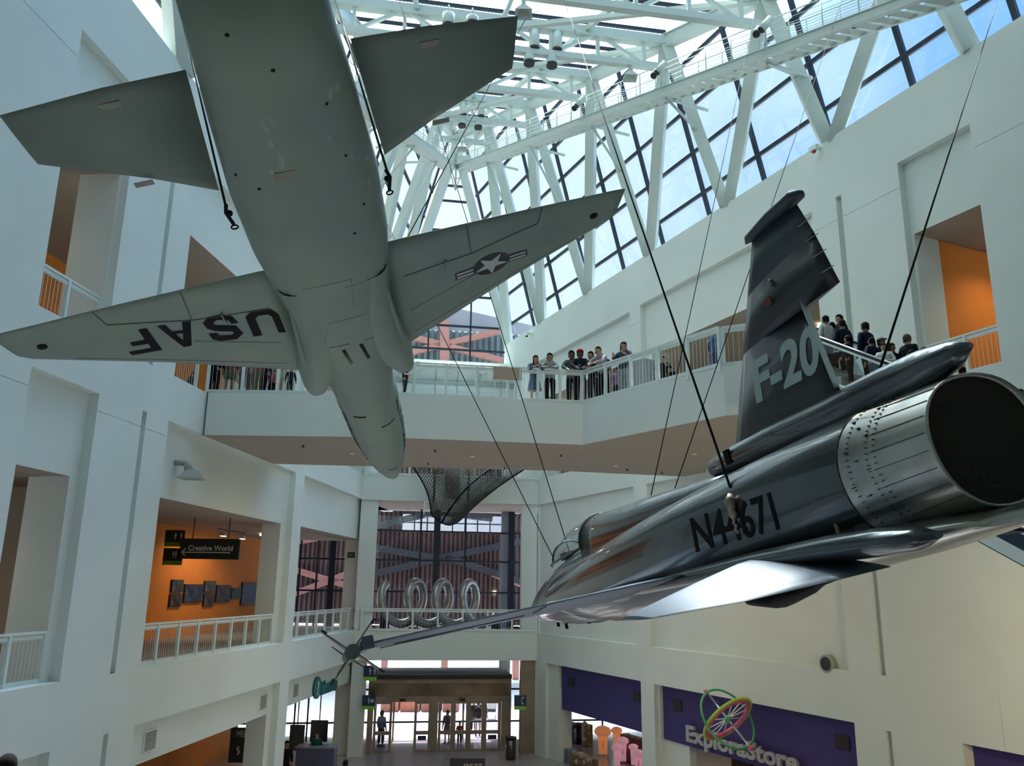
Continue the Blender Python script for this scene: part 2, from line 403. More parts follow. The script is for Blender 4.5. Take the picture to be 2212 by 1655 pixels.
# ------------------------------------------------------------------ enclosure behind the camera
mb = MB(); mb.frame(V((-16, -12.5, Z1)), V((62, 0, 0)), V((0, 0.3, 0)), Z * (ZT - Z1)); struct(mb, 'wall_back', M['stucco'])
mb = MB(); mb.frame(V((-13, -12, Z2 - .6)), V((13 + 20, 0, 0)), V((0, 9.5, 0)), Z * .6); struct(mb, 'floor_middle_behind_camera', M['stucco'])
# ------------------------------------------------------------------ far glass facade (one tall curtain wall)
FB = 4.74
def facade_grid(nm, s_list, z_list, s0, s1, z0, z1, thick=(), label=None, w=0.09):
    mb = MB()
    for s_ in s_list:
        ww = 0.34 if s_ in thick else w
        mb.frame(Fw(s_ - ww / 2, z0, FB - 0.12), DF * ww, -NF * 0.16, Z * (z1 - z0))
    for z_ in z_list: mb.frame(Fw(s0, z_ - w / 2, FB - 0.1), DF * (s1 - s0), -NF * 0.12, Z * w)
    o = struct(mb, nm, M['mullion'], label); return o
def fz(y, x=950): return Fs((x, y), FB)[1]
def fx(x, y=1200): return Fs((x, y), FB)[0]
s2 = [fx(687), fx(719), fx(800), fx(907), fx(942), fx(1004), fx(1104), fx(650), fx(610), fx(570)]
z2 = [fz(1149), fz(1212), fz(1279), fz(1340)]
facade_grid('window_1', s2, z2, -20, 4.0, Z2, 4.4, thick=(s2[1], s2[4], s2[6]), label='dark mullions of the middle level glass facade', w=0.10)
s1_ = [fx(x, 1500) for x in (640, 652, 668, 740, 794, 902, 1001, 1100, 1145, 1215, 1300)]
z1_ = [fz(1488, 1130), fz(1557, 1130), fz(1430, 1130), -8.0]
facade_grid('window_2', [s1_[0], s1_[2], s1_[3], s1_[8], s1_[9], s1_[10]], [z1_[0], z1_[1]], -20, 9, Z1, -3.58, label='dark mullions of the ground level glass facade', w=0.09)
# gable: glass end wall of the skylight, from the upper balcony to the apex
T15 = math.tan(math.radians(15))
UR, UL = NR * T15 + Z, NL * T15 + Z
def slantR(s, z, d=0): return Rw(s, ZT, 0) + UR * (z - ZT) - NR * d
def slantL(s, z, d=0): return Lw(s, ZT, 0) + UL * (z - ZT) - NL * d
def gable_x(z, side):                                    # s on the facade plane where the slanted glazing meets it
    best = None
    for k in range(-400, 1200):
        s_ = k * 0.02
        p = slantR(s_, z, .3) if side > 0 else slantL(s_, z, .3)
        v = (p - PR).dot(-NF) - FB
        if best is None or abs(v) < best[0]: best = (abs(v), (p - PR).dot(DF))
    return best[1]
ZA = 28.0
gz = [(z, gable_x(max(z, ZT), -1), gable_x(max(z, ZT), 1)) for z in (Z3, ZT, 18.0, 22.0, ZA)]
mb = MB()
for (za, la, ra), (zb, lb, rb) in zip(gz[:-1], gz[1:]):
    mb.quad(Fw(la, za, FB), Fw(ra, za, FB), Fw(rb, zb, FB), Fw(lb, zb, FB))
struct(mb, 'window_3', M['glass'], 'clear glass of the gable above the bridge')
mb = MB()
def gsp(z):
    for (za, la, ra), (zb, lb, rb) in zip(gz[:-1], gz[1:]):
        if za <= z <= zb: t = (z - za) / (zb - za); return la + (lb - la) * t, ra + (rb - ra) * t
for y in (640, 706, 757, 560, 500, 436, 403):
    z = fz(y, 985); 
    if y > 640: z = fz(y, 1000)
    if Z3 < z < ZA:
        a, b = gsp(z); mb.frame(Fw(a, z - .06, FB - .1), DF * (b - a), -NF * 0.12, Z * 0.12)
for x in (925, 1015.5): 
    s_ = fx(x, 740); mb.frame(Fw(s_ - .05, Z3, FB - .1), DF * .1, -NF * .12, Z * (fz(500 if x < 1000 else 560) - Z3))
struct(mb, 'window_4', M['mullion'], 'dark mullions of the gable glass above the bridge')
mb = MB(); mb.quad(Fw(-20, Z2, FB), Fw(4.0, Z2, FB), Fw(4.0, 4.4, FB), Fw(-20, 4.4, FB)); struct(mb, 'window_5', M['glasswin'], 'glass of the middle level facade')
mb = MB(); mb.quad(Fw(-20, Z1, FB), Fw(-9.3, Z1, FB), Fw(-9.3, -3.6, FB), Fw(-20, -3.6, FB)); mb.quad(Fw(-.6, Z1, FB), Fw(9, Z1, FB), Fw(9, -3.6, FB), Fw(-.6, -3.6, FB))
mb.quad(Fw(-9.3, -4.9, FB), Fw(-.6, -4.9, FB), Fw(-.6, -3.6, FB), Fw(-9.3, -3.6, FB)); struct(mb, 'window_6', M['glass'], 'glass of the ground level facade')
# upper walls beside the gable
mb = MB(); mb.frame(Lw(.75, 4.4, 0), Lw(6.3, 4.4, 0) - Lw(.75, 4.4, 0), -NL * .6, Z * (ZT - 4.4)); struct(mb, 'wall_left_end', M['stucco'])
# slab edges of the facade beyond the hall, level 2-3 spandrels
for nm, za, zb in (('trim_2', 4.4, Z3), ('trim_3', -3.58, Z2)):
    mb = MB(); mb.frame(Fw(-20, za, FB + .02), DF * 29, -NF * .2, Z * (zb - za)); struct(mb, nm, M['stucco'])

# ------------------------------------------------------------------ skylight
def chord_z(s): return 21.88 + .296 * (s + 15.77)
BS = [4.7, -0.0, -5.35, -10.94, -16.4, -21.75, -27.1, -32.5]
TS = [5.2, 0.43, -4.57, -10.4, -15.77, -21.1, -26.5, -32.0]
AX, PX = adir(AZX), adir(AZX + 90)
nLp = DL.cross(UL).normalized()
def left_of(P): t = (Lw(0, ZT, 0) - P).dot(nLp) / (-PX).dot(nLp); return P - PX * t
topR = [slantR(s, chord_z(s)) for s in TS]; topL = [left_of(p) for p in topR]
# mirrored base nodes on the left wall
def Lnode(s): p = Rw(s, ZT); q = left_of(p); return q
baseR = [Rw(s, ZT - .25, .25) for s in BS]; baseL = [Lnode(s) + NL * -.25 - Z * .25 for s in BS]
def pipe(a, b, label, w=0.45):
    mb = MB(); d = (b - a).normalized(); x = d.cross(NR).normalized()
    root = thing('steel_strut', a, label, 'strut', 'white diagonal steel struts of the skylight')
    u = (NR + x).normalized(); mb.bar(a + d * .3, b, w, w, u); part(mb, 'strut_beam', M['white_metal'], root, 0.01)
    mb = MB(); mb.bar(a - d * .15, a + d * .5, w * .55, w * .5, u); part(mb, 'base_plate', M['vent'], root)
    return root
desc = ['at the gable', 'second from the gable', 'third from the gable', 'fourth from the gable', 'fifth from the gable', 'sixth from the gable', 'seventh from the gable', 'nearest overhead']
for k in range(len(BS) - 1):
    pipe(baseR[k], topR[k], f'white strut rising straight up the right skylight slope, {desc[k]}')
    pipe(baseL[k], topL[k], f'white strut rising straight up the left skylight slope, {desc[k]}')
    if k: 
        pipe(baseR[k - 1], topR[k], f'white strut leaning nearer on the right skylight slope, {desc[k]}')
        pipe(baseL[k - 1], topL[k], f'white strut leaning nearer on the left skylight slope, {desc[k]}')
# edge chords
def beam(name, a, b, w, h, label, cat='beam', up=Z, m='white_metal', group=None):
    mb = MB(); mb.bar(a, b, w, h * .86, up)
    mb.bar(a + up * h * .45, b + up * h * .45, w * 1.5, h * .09, up); mb.bar(a - up * h * .45, b - up * h * .45, w * 1.5, h * .09, up)
    o = mb.build(name, M[m]); return tag(o, label, cat, group)
ext = (topR[0] - topR[1]); extL = (topL[0] - topL[1])
beam('ridge_beam', topR[0], topR[-1], .22, .62, 'long white sloping edge beam along the top of the right skylight')
beam('ridge_beam', topL[0], topL[-1], .22, .62, 'long white sloping edge beam along the top of the left skylight')
# trusses across the top
for k in range(0, 8):
    a, b = topL[k], topR[k]; L_ = (b - a).length
    root = thing('roof_truss', b, f'white steel truss spanning the skylight top, {desc[k]}', 'truss', 'white roof trusses')
    mb = MB(); mb.bar(a, b, .24, .42); mb.bar(a - Z * .2, b - Z * .2, .42, .04); part(mb, 'top_chord', M['white_metal'], root)
    dz = 1.25; a2, b2 = a - Z * dz - PX * -.4, b - Z * dz - PX * .1
    b2 = b - Z * dz - PX * (.9 if k else .1); a2 = a - Z * dz + PX * .9
    b3 = b - Z * dz - PX * (-.35)
    mb = MB(); mb.bar(a2 - PX * 1.25, b2 + PX * (.75 if k > 1 else 1.2), .26, .26); part(mb, 'bottom_chord', M['white_metal'], root)
    nseg = max(2, int(round(L_ / 1.9)));
    for i in range(nseg):
        p = a + (b - a) * ((i + .5) / nseg); q = p - Z * dz
        mb = MB(); mb.bar(p, q, .14, .14, AX); part(mb, 'web_post', M['white_metal'], root)
        if i < nseg - 1:
            p2 = a + (b - a) * ((i + 1.5) / nseg)
            mb = MB(); mb.bar(p if i % 2 else q, (p2 - Z * dz) if i % 2 else p2, .13, .13, AX); part(mb, 'web_diagonal', M['white_metal'], root)
# roof plane bracing and purlins between trusses
for k in range(7):
    root = thing('roof_bracing', topR[k], f'white roof bracing between the trusses, {desc[k]}', 'bracing', 'white roof bracing')
    a0_, b0_, a1_, b1_ = topL[k], topR[k], topL[k + 1], topR[k + 1]
    n_ = 4
    for i in range(1, n_):
        t = i / n_; mb = MB(); mb.bar(a0_.lerp(b0_, t) + Z * .1, a1_.lerp(b1_, t) + Z * .1, .16, .22); part(mb, 'purlin', M['white_metal'], root)
    mb = MB(); mb.bar(a0_.lerp(b0_, .25) - Z * 1.2, b1_ - Z * .2, .18, .18); part(mb, 'brace', M['white_metal'], root)
    
# glazing: slopes
GO = 0.75
def glaze(nm, f, ss_, label):
    mb = MB()
    s0, s1 = ss_[0], ss_[-1]
    mb.quad(f(s0, ZT - .3, GO), f(s1, ZT - .3, GO), f(s1, chord_z(s1) + .4, GO), f(s0, chord_z(s0) + .4, GO))
    return struct(mb, nm, M['glass'], label)
glaze('window_7', slantR, (-36, 5.2), 'sloping glass of the right side of the skylight')
def slL(s, z, d=0):
    return left_of(Rw(s, ZT)) + UL * (z - ZT) - NL * d
glaze('window_8', slL, (-36, 5.2), 'sloping glass of the left side of the skylight')
mb = MB(); u = Z * .55
mb.quad(topL[0] + u, topR[0] + u, topR[-1] + u, topL[-1] + u); struct(mb, 'window_9', M['glass'], 'glass over the top trusses of the skylight')
for nm, f, ups in (('window_10', slantR, UR), ('window_11', slL, UL)):
    mb = MB(); s_ = 5.0
    while s_ > -36:
        mb.bar(f(s_, ZT - .3, GO - .12), f(s_, chord_z(s_) + .4, GO - .12), .12, .17, DR); s_ -= 3.32
    z = ZT + 1.3
    while z < 27.5:
        se = min(5.2, 6)
        sn = max(-36, -15.77 + (z - 21.88 - .3) / .296)
        if sn < 5: mb.bar(f(5.2, z, GO - .14), f(sn, z, GO - .14), .11, .15, ups)
        z += 1.70
    struct(mb, nm, M['mullion'], 'dark glazing bars of the %s slope' % ('right' if f is slantR else 'left'))
mb = MB(); k = 0
while k < 7.01:
    i = int(min(6, k)); t = k - i
    a = topL[i].lerp(topL[i + 1], t) + u * .8; b = topR[i].lerp(topR[i + 1], t) + u * .8
    mb.bar(a, b, .1, .14); k += .5
struct(mb, 'window_12', M['mullion'], 'dark glazing bars over the top trusses')
# solid roof behind the camera, its edge carried forward unseen to shade the dark jet
e0, e1 = topL[-1], topR[-1]
mb = MB(); mb.quad(V((-16, -12.5, ZT)), V((46, -12.5, ZT)), V((46, 17, ZT + 1.6)), V((-16, 11.5, ZT + 1.6))); 
struct(mb, 'ceiling', M['stucco'])

# ------------------------------------------------------------------ catwalks with railings
def catwalk(P, Q, inward, label, n_post, base_nodes, lead):
    root = thing('catwalk', P, label, 'catwalk', 'white service catwalks under the skylight')
    d = (Q - P).normalized(); L_ = (Q - P).length
    up = Z
    side = inward
    mb = MB(); mb.bar(P, Q, .07, .30); mb.bar(P + Z * .15, Q + Z * .15, .16, .03); mb.bar(P - Z * .15, Q - Z * .15, .16, .03); part(mb, 'side_beam', M['white_metal'], root)
    o2 = -side * .75
    mb = MB(); mb.bar(P + o2, Q + o2, .07, .30); part(mb, 'side_beam', M['white_metal'], root)
    mb = MB(); k = 0; n_ = int(L_ / .55)
    for i in range(n_):
        a = P + d * (i * L_ / n_) - Z * .1; b = P + d * ((i + .55) * L_ / n_) + o2 - Z * .1
        mb.bar(a, b, .22, .03)
    part(mb, 'perforated_walkway', M['white_metal'], root)
    for off, nm in ((V((0, 0, 0)), 'inner'), (o2, 'outer')):
        for i in range(n_post + 1):
            p = P + d * (L_ * i / n_post) + off
            mb = MB(); mb.tube([p, p + Z * 1.15], .022, 6); part(mb, 'railing_post', M['white_metal'], root)
        for h in (1.15, .95, .75, .55, .35):
            mb = MB(); mb.tube([P + off + Z * h, Q + off + Z * h], .020 if h > 1 else .010, 5); part(mb, 'railing_wire' if h < 1 else 'hand_rail', M['white_metal'], root)
    for nb in base_nodes:
        t = (nb - P).dot(d)
        if 0 < t < L_:
            p = P + d * t + o2 * .5 - Z * .15
            mb = MB(); mb.tube([p, nb + Z * 0.2], .06, 6); part(mb, 'support_strut', M['white_metal'], root)
            mb = MB(); mb.bar(p, p + o2 * 2.6, .08, .1); part(mb, 'support_arm', M['white_metal'], root)
    return root
def inplane(px, off):                                    # plane parallel to the right glazing, off metres inside
    n = DR.cross(UR).normalized(); return on_plane(px, Rw(0, ZT) + NR * off, n)
cR1, cR2 = inplane((2016, 3), 2.0) + Z * .30, inplane((985, 367), 2.0) + Z * .15
dcat = (cR1 - cR2).normalized()
cR0 = cR1 + dcat * 3.0
mids = []
for k in range(1, 6):
    a, b = baseR[k], topR[k]; mids.append(a.lerp(b, .42))
catwalk(cR2, cR0, NR, 'white railed catwalk climbing along the right skylight slope', 26, mids, 0)
nLs = DL.cross(UL).normalized()
cl_dir = (on_plane((885, 290), Lw(0, ZT) + NL * 2.0, nLs) - cR2)
cL1 = cR2 + cl_dir * 2.6
catwalk(cR2, cL1, NL, 'white railed catwalk along the left skylight slope, mostly behind the grey jet', 24, [baseL[k].lerp(topL[k], .42) for k in range(1, 4)], 0)
# hanging apex frame
root = thing('apex_hanger', cR2, 'small white steel frame hanging where the two catwalks meet', 'frame')
for dx, dy in ((.35, 0), (-.35, 0), (0, .35), (0, -.35)):
    mb = MB(); mb.tube([cR2 + V((dx, dy, .1)), cR2 + V((dx * .8, dy * .8, -.55)), cR2 + V((0, 0, -1.5))], .035, 6); part(mb, 'hanger_rod', M['white_metal'], root)
mb = MB(); mb.tube([cR2 + V((.3, 0, -.6)), cR2 + V((0, .3, -.6)), cR2 + V((-.3, 0, -.6)), cR2 + V((0, -.3, -.6)), cR2 + V((.3, 0, -.6))], .03, 6); part(mb, 'hanger_ring', M['white_metal'], root)

# ------------------------------------------------------------------ cylinder downlights under the trusses, spotlights on the catwalk
def on_truss(px, k):  return on_plane(px, topR[k], AX)
def can(px, k, r, h, label):
    p = on_truss(px, k)
    root = thing('cylinder_downlight', p, label, 'ceiling lamp', 'white cylinder downlights')
    mb = MB(); mb.tube([p, p + Z * h], r, 20); part(mb, 'housing', M['white_metal'], root)
    mb = MB(); mb.tube([p - Z * .02, p + Z * .10], r * 1.04, 20); part(mb, 'baffle', M['black'], root)
    mb = MB(); mb.tube([p + Z * h, p + Z * (h + .35)], .03, 6); part(mb, 'stem', M['white_metal'], root)
lamps = [((1154, 108), 4, .21, .95, 'left one of the two tall white cylinder downlights nearest the tailplane'),
         ((1203, 112), 4, .21, .95, 'right one of the two tall white cylinder downlights nearest the tailplane'),
         ((1143, 138), 4, .21, .45, 'lower left cylinder downlight under the tall pair beside the tailplane'),
         ((1192, 143), 4, .21, .45, 'lower right cylinder downlight under the tall pair beside the tailplane'),
         ((1000, 250), 2, .2, .75, 'left one of the far tall pair of white cylinder downlights'),
         ((1039, 255), 2, .2, .75, 'right one of the far tall pair of white cylinder downlights'),
         ((998, 273), 2, .2, .4, 'lower left cylinder downlight of the far group'),
         ((1033, 277), 2, .2, .4, 'lower right cylinder downlight of the far group'),
         ((968, 60), 5, .2, .5, 'cylinder downlight peeking over the left part of the right tailplane'),
         ((1020, 55), 5, .2, .3, 'cylinder downlight peeking over the middle of the right tailplane')]
for l in lamps: can(*l)
for (x, y), t, lab in (((1428, 145), None, 'pair of white spotlights clamped to the catwalk rail below the middle truss'), ((1652, 52), None, 'pair of white spotlights clamped to the catwalk rail at the upper right'), ((1255, 218), None, 'pair of white spotlights clamped to the far part of the catwalk rail')):
    p = inplane((x, y), 2.0)
    root = thing('spotlight_pair', p, lab, 'spotlight', 'spotlight pairs on the catwalk rail')
    for sx in (-.28, .28):
        q = p + DR * sx * -1; dirn = (NR * .5 - Z * .7 + DR * (-.3 if sx < 0 else .3)).normalized()
        mb = MB(); mb.tube([q, q + dirn * .5], .13, 14); hd = part(mb, 'lamp_head', M['white_metal'], root)
        mb = MB(); mb.tube([q + dirn * .48, q + dirn * .52], .115, 14); part(mb, 'lens', M['black'], root)
    mb = MB(); mb.tube([p - DR * .3, p + DR * .3], .03, 6); mb.tube([p, p - Z * 1.0], .03, 6); part(mb, 'bracket', M['white_metal'], root)
for (x, y), k, lab in (((1361, 160), 4, 'white flared flood lamp hanging from the end of a truss chord'), ((1131, 20), 5, 'white flared flood lamp hanging near the top edge above the tailplane tip'), ((998, 315), 2, 'white flared flood lamp hanging at the far end by the catwalk corner')):
    p = on_truss((x, y), k)
    root = thing('flood_lamp', p, lab, 'lamp', 'white flared flood lamps')
    mb = MB(); r0 = .05
    mb.add([p + V(v) for v in ((-.1, -.1, .1), (.1, -.1, .1), (.1, .1, .1), (-.1, .1, .1), (-.28, -.28, -.2), (.28, -.28, -.2), (.28, .28, -.2), (-.28, .28, -.2))], [(0, 1, 2, 3), (0, 1, 5, 4), (1, 2, 6, 5), (2, 3, 7, 6), (3, 0, 4, 7)]); part(mb, 'shade', M['white_metal'], root)
    mb = MB(); mb.tube([p + Z * .1, p + Z * .42], .07, 8); part(mb, 'socket', M['white_metal'], root)
    mb = MB(); mb.tube([p + Z * .4, p + Z * .9], .02, 6); part(mb, 'stem', M['white_metal'], root)
# ------------------------------------------------------------------ the two jets: x forward, y left, z up in their own frames
def pose(root, rows):
    (a, b, c_, t) = rows
    root.matrix_world = Matrix(((a[0], a[1], a[2], t[0]), (b[0], b[1], b[2], t[1]), (c_[0], c_[1], c_[2], t[2]), (0, 0, 0, 1)))
T38M = ((-0.05713, -0.94889, -0.3104), (0.98957, -0.09501, 0.1083), (-0.13225, -0.30097, 0.94442), (-2.24383, 9.30295, 3.84047))
F20M = ((-0.19727, -0.95103, -0.23797), (0.97535, -0.21488, 0.0502), (-0.09888, -0.2222, 0.96997), (3.17527, 5.40444, 1.01909))
def wpt(rows, p): a, b, c_, t = rows; return V((V(a).dot(p) + t[0], V(b).dot(p) + t[1], V(c_).dot(p) + t[2]))
def ring(x, w, zt, zb, n=2.2, zc=None, N_=40, nb=None, y0=0):
    zc = (zt + zb) / 2 if zc is None else zc; out = []
    for k in range(N_):
        t = 2 * math.pi * k / N_; c, s = math.cos(t), math.sin(t)
        e = n if s >= 0 else (nb or n)
        r = (abs(c) ** e + abs(s) ** e) ** (-1 / e)
        out.append(V((x, y0 + w * c * r, zc + ((zt - zc) if s >= 0 else (zc - zb)) * s * r)))
    return out
def airfoil(p_le, p_te, th, up=V((0, 0, 1)), n=9):
    """closed loop of points round a thin section from leading to trailing edge"""
    top, bot = [], []
    for i in range(n + 1):
        t = i / n; q = p_le.lerp(p_te, t); h = th * 2.6 * (math.sqrt(t) * .55 * (1 - t) + .25 * t * (1 - t)) + th * .04
        top.append(q + up * h * .5); bot.append(q - up * h * .5)
    return top + bot[::-1]
def wing_mb(secs, mb=None):
    mb = mb or MB(); mb.loft([airfoil(*s_) for s_ in secs], 0, True, True); return mb
def text_mesh(txt, size, ext=0.0, off=0.0, shear=0.0, sx=1.0, space=1.0):
    cu = bpy.data.curves.new('t', 'FONT'); cu.body = txt; cu.size = size; cu.extrude = ext; cu.offset = off; cu.shear = shear; cu.space_character = space; cu.resolution_u = 4
    ob = bpy.data.objects.new('t', cu); C.objects.link(ob); bpy.context.view_layer.update()
    me = bpy.data.meshes.new_from_object(ob.evaluated_get(bpy.context.evaluated_depsgraph_get())); bpy.data.objects.remove(ob); bpy.data.curves.remove(cu)
    vs = [V((v.co.x * sx, v.co.y, v.co.z)) for v in me.vertices]; fs = [tuple(p.vertices) for p in me.polygons]
    bpy.data.meshes.remove(me); return vs, fs
def put_text(txt, size, o, x, y, name, m, parent=None, lab=None, ext=0.0, off=0.0, shear=0.0, sx=1.0, world=None, space=1.0, width=None):
    """text with origin o, writing direction x, up y; width: scale to fit"""
    vs, fs = text_mesh(txt, size, ext, off, shear, sx, space)
    x, y = V(x).normalized(), V(y).normalized(); z = x.cross(y)
    if width:
        x0, x1 = min(v.x for v in vs), max(v.x for v in vs); k = width / (x1 - x0)
        vs = [V(((v.x - x0) * k, v.y, v.z)) for v in vs]
    mb = MB(); mb.add([V(o) + x * v.x + y * v.y + z * v.z for v in vs], fs)
    if world is not None: ob = part(mb, name, m, world)
    else: ob = mb.build(name, m, parent)
    if lab: ob['label'] = lab
    return ob

from mathutils.bvhtree import BVHTree
def tree(o):
    me = o.data; return BVHTree.FromPolygons([v.co.copy() for v in me.vertices], [tuple(p.vertices) for p in me.polygons])
def up_hit(tr, x, y, lift=.004):                                     # from straight below, in the jet's frame
    h = tr.ray_cast(V((x, y, -5)), V((0, 0, 1)))
    return (h[0] - V((0, 0, lift))) if h[0] is not None else None
def decal(shapes, fn, name, m, parent, cuts=3, label=None):
    """flat outlines (verts, faces) subdivided and laid on a skin by fn"""
    mb = MB()
    for vs, fs in shapes:
        bm = bmesh.new(); bv = [bm.verts.new((v[0], v[1], 0)) for v in vs]
        for f in fs:
            try: bm.faces.new([bv[i] for i in f])
            except ValueError: pass
        bm.normal_update(); bmesh.ops.triangulate(bm, faces=bm.faces)
        L_ = max(max(v.co.x for v in bm.verts) - min(v.co.x for v in bm.verts), .001) / cuts
        for _ in range(6):
            ed = [e for e in bm.edges if e.calc_length() > L_]
            if not ed: break
            bmesh.ops.subdivide_edges(bm, edges=ed, cuts=1); bmesh.ops.triangulate(bm, faces=bm.faces)
        bm.verts.index_update(); mb.add([fn(v.co.x, v.co.y) for v in bm.verts], [tuple(v.index for v in f.verts) for f in bm.faces]); bm.free()
    o = mb.build(name, m, parent)
    if label: o['label'] = label
    return o
# ---- grey jet (belly view)
M['t38'] = mat('weathered_grey_paint', (0.205, 0.26, 0.215), 0.55, metal=0.1, var=0.22, scale=1.1, bump=0.05, bscale=3, col2=(0.17, 0.225, 0.195))
M['t38dark'] = mat('tailplane_grey', (0.155, 0.205, 0.175), 0.62, metal=0.0, var=0.15, scale=1.5, bump=0.05, bscale=2)
M['t38smudge'] = mat('pale_scuff', (0.26, 0.32, 0.28), 0.5, var=0.2, scale=6)
M['ink'] = mat('black_marking', (0.006, 0.007, 0.009), 0.7, spec=0.12)
M['seam'] = mat('panel_line', (0.06, 0.075, 0.065), 0.6)
M['placard'] = mat('placard_tan', (0.22, 0.21, 0.18), 0.6)
M['star_white'] = mat('insignia_grey_white', (0.42, 0.46, 0.44), 0.55)
M['star_navy'] = mat('insignia_navy', (0.015, 0.022, 0.035), 0.5)
M['canopy'] = glass('canopy_glass', (0.86, 0.9, 0.9), 0.07)
t38 = bpy.data.objects.new('jet_aircraft', None); C.objects.link(t38); pose(t38, T38M)
tag(t38, 'grey jet trainer hanging from cables, belly to the viewer, marked USAF under one wing', 'aircraft')
mb = MB()
S = [(10.0, .03, .0, -.06, 2), (9.8, .12, .10, -.16, 2), (9.4, .22, .2, -.25, 2), (8.8, .33, .32, -.34, 2), (8.0, .42, .42, -.41, 2.1), (7.0, .49, .55, -.46, 2.2), (6.2, .53, .85, -.50, 2.3), (5.2, .53, 1.05, -.53, 2.4), (4.2, .52, 1.02, -.56, 2.6), (3.4, .53, .95, -.59, 2.8), (2.7, .55, .9, -.61, 3), (2.0, .60, .8, -.62, 3.2), (1.2, .64, .7, -.61, 3.2), (0.2, .70, .62, -.57, 3.2), (-.8, .76, .56, -.54, 3.2), (-1.8, .745, .52, -.50, 3), (-2.8, .665, .48, -.46, 2.9), (-3.6, .585, .44, -.42, 2.8), (-4.4, .52, .40, -.40, 2.7)]
mb.loft([ring(x, w, a, b_, e, y0=-max(0, x - 4) / 6 * .08) for x, w, a, b_, e in S], 0, True)
fus38 = tree(mb.build('fuselage', M['t38'], t38))
WT = {}
for sy, nm in ((1, 'left'), (-1, 'right')):
    mb = MB()                                                        # intake trunk, lip first
    R_ = [ring(x, w, zt, zb, 3.0, y0=sy * y) for x, y, w, zt, zb in ((3.12, .68, .165, .30, -.42), (2.85, .66, .20, .38, -.50), (2.4, .56, .28, .42, -.57), (1.9, .47, .29, .42, -.60), (1.3, .40, .28, .40, -.60), (.6, .38, .27, .38, -.57), (-.2, .38, .30, .3, -.52))]
    mb.loft(R_, 0, False)
    inn = [ring(x, w, zt, zb, 3.0, y0=sy * y) for x, y, w, zt, zb in ((3.12, .68, .165, .30, -.42), (2.95, .67, .14, .26, -.37), (2.6, .62, .12, .2, -.3))]
    mb.loft(inn[::-1], 1, True)
    mb.build('air_intake', [M['t38'], M['black']], t38)
    mb = MB(); mb.tube([V((2.6 + i * -.45, sy * (.74 - .03 * i), -.46)) for i in range(7)], [.02, .035, .04, .04, .035, .03, .01], 8); mb.build('belly_strake', M['t38'], t38)
    # wing: leading edge root .. tip
    Y = lambda y: sy * y
    mb = wing_mb([(V((3.35, Y(.62), -.12)), V((-.23, Y(.62), -.12)), .30), (V((2.75, Y(.85), -.10)), V((-.22, Y(.85), -.10)), .22), (V((1.60, Y(2.4), -.03)), V((-.1, Y(2.4), -.03)), .13), (V((.72, Y(3.72), 0)), V((-.02, Y(3.72), 0)), .07), (V((.58, Y(3.82), 0)), V((0, Y(3.86), 0)), .03)])
    w = mb.build('wing', M['t38'], t38); tw = tree(w); WT[sy] = tw
    def W_(x, y, e=.0): # point just under the wing skin
        h_ = up_hit(tw, x, sy * y)
        if h_ is not None: return h_
        k = (y - .62) / 3.2
        le = 2.75 + (0.72 - 2.75) * (y - .85) / (3.72 - .85); te = -.22 + .2 * (y - .85) / 2.87
        t = min(1, max(0, (le - x) / (le - te))); th = (.22 + (.07 - .22) * (y - .85) / 2.87)
        h = th * 2.6 * (math.sqrt(t) * .55 * (1 - t) + .25 * t * (1 - t)) + th * .04
        zc = -.10 + .10 * (y - .85) / 2.87
        return V((x, sy * y, zc - h * .5 - .004 - e))
    lines = [((-.12, 1.72), (.52, 1.78)), ((.52, 1.78), (.26, 2.68)), ((.26, 2.68), (-.06, 2.72)), ((.52, 1.78), (.60, .86)), ((.60, .86), (.52, 1.3)), ((1.55, .9), (1.05, 1.9)), ((2.3, .95), (.9, 3.3))]
    mb = MB()
    for (x0, y0), (x1, y1) in lines[:4]:
        for i in range(6): 
            a = (x0 + (x1 - x0) * i / 6, y0 + (y1 - y0) * i / 6); b_ = (x0 + (x1 - x0) * (i + 1) / 6, y0 + (y1 - y0) * (i + 1) / 6)
            mb.bar(W_(*a), W_(*b_), .014, .006, V((0, 0, 1)))
    mb.build('aileron_gap', M['seam'], w)
    mb = MB()
    for (x0, y0), (x1, y1) in lines[5:]:
        for i in range(6):
            a = (x0 + (x1 - x0) * i / 6, y0 + (y1 - y0) * i / 6); b_ = (x0 + (x1 - x0) * (i + 1) / 6, y0 + (y1 - y0) * (i + 1) / 6)
            mb.bar(W_(*a), W_(*b_), .006, .004, V((0, 0, 1)))
    mb.build('panel_seam', M['t38dark'], w)
    mb = MB(); q = W_(.42, 3.48); mb.tube([q + V((0, 0, .01)), q - V((0, 0, .012))], .055, 14); mb.build('wingtip_light', M['ink'], w)
    mb = MB(); q = W_(.72, 1.42); mb.tube([q, q + V((.0, 0, -.03)), q + V((-.26, 0, -.02))], .014, 6); mb.build('flap_hinge', M['t38'], w)
    # tailplane
    mb = wing_mb([(V((-1.74, Y(.84), -.02)), V((-3.36, Y(.68), -.02)), .12), (V((-2.16, Y(1.35), -.05)), V((-3.37, Y(1.35), -.05)), .09), (V((-2.70, Y(2.13), -.09)), V((-3.33, Y(2.14), -.09)), .035)])
    tp = mb.build('tailplane', M['t38dark'], t38); ttp = tree(tp)
    for (x, y) in ((-3.18, 1.35), (-2.2, 1.42)):
        mb = MB(); q = up_hit(ttp, x, sy * y, .002); mb.box(q if q is not None else V((x, sy * y, -.12)), .07, .17, .004); mb.build('placard', M['placard'], tp)
    mb = MB(); q = V((-1.62, sy * .82, -.12)); mb.tube([q, q + V((.10, sy * .03, -.02)), q + V((.26, sy * .0, -.06))], .02, 8)
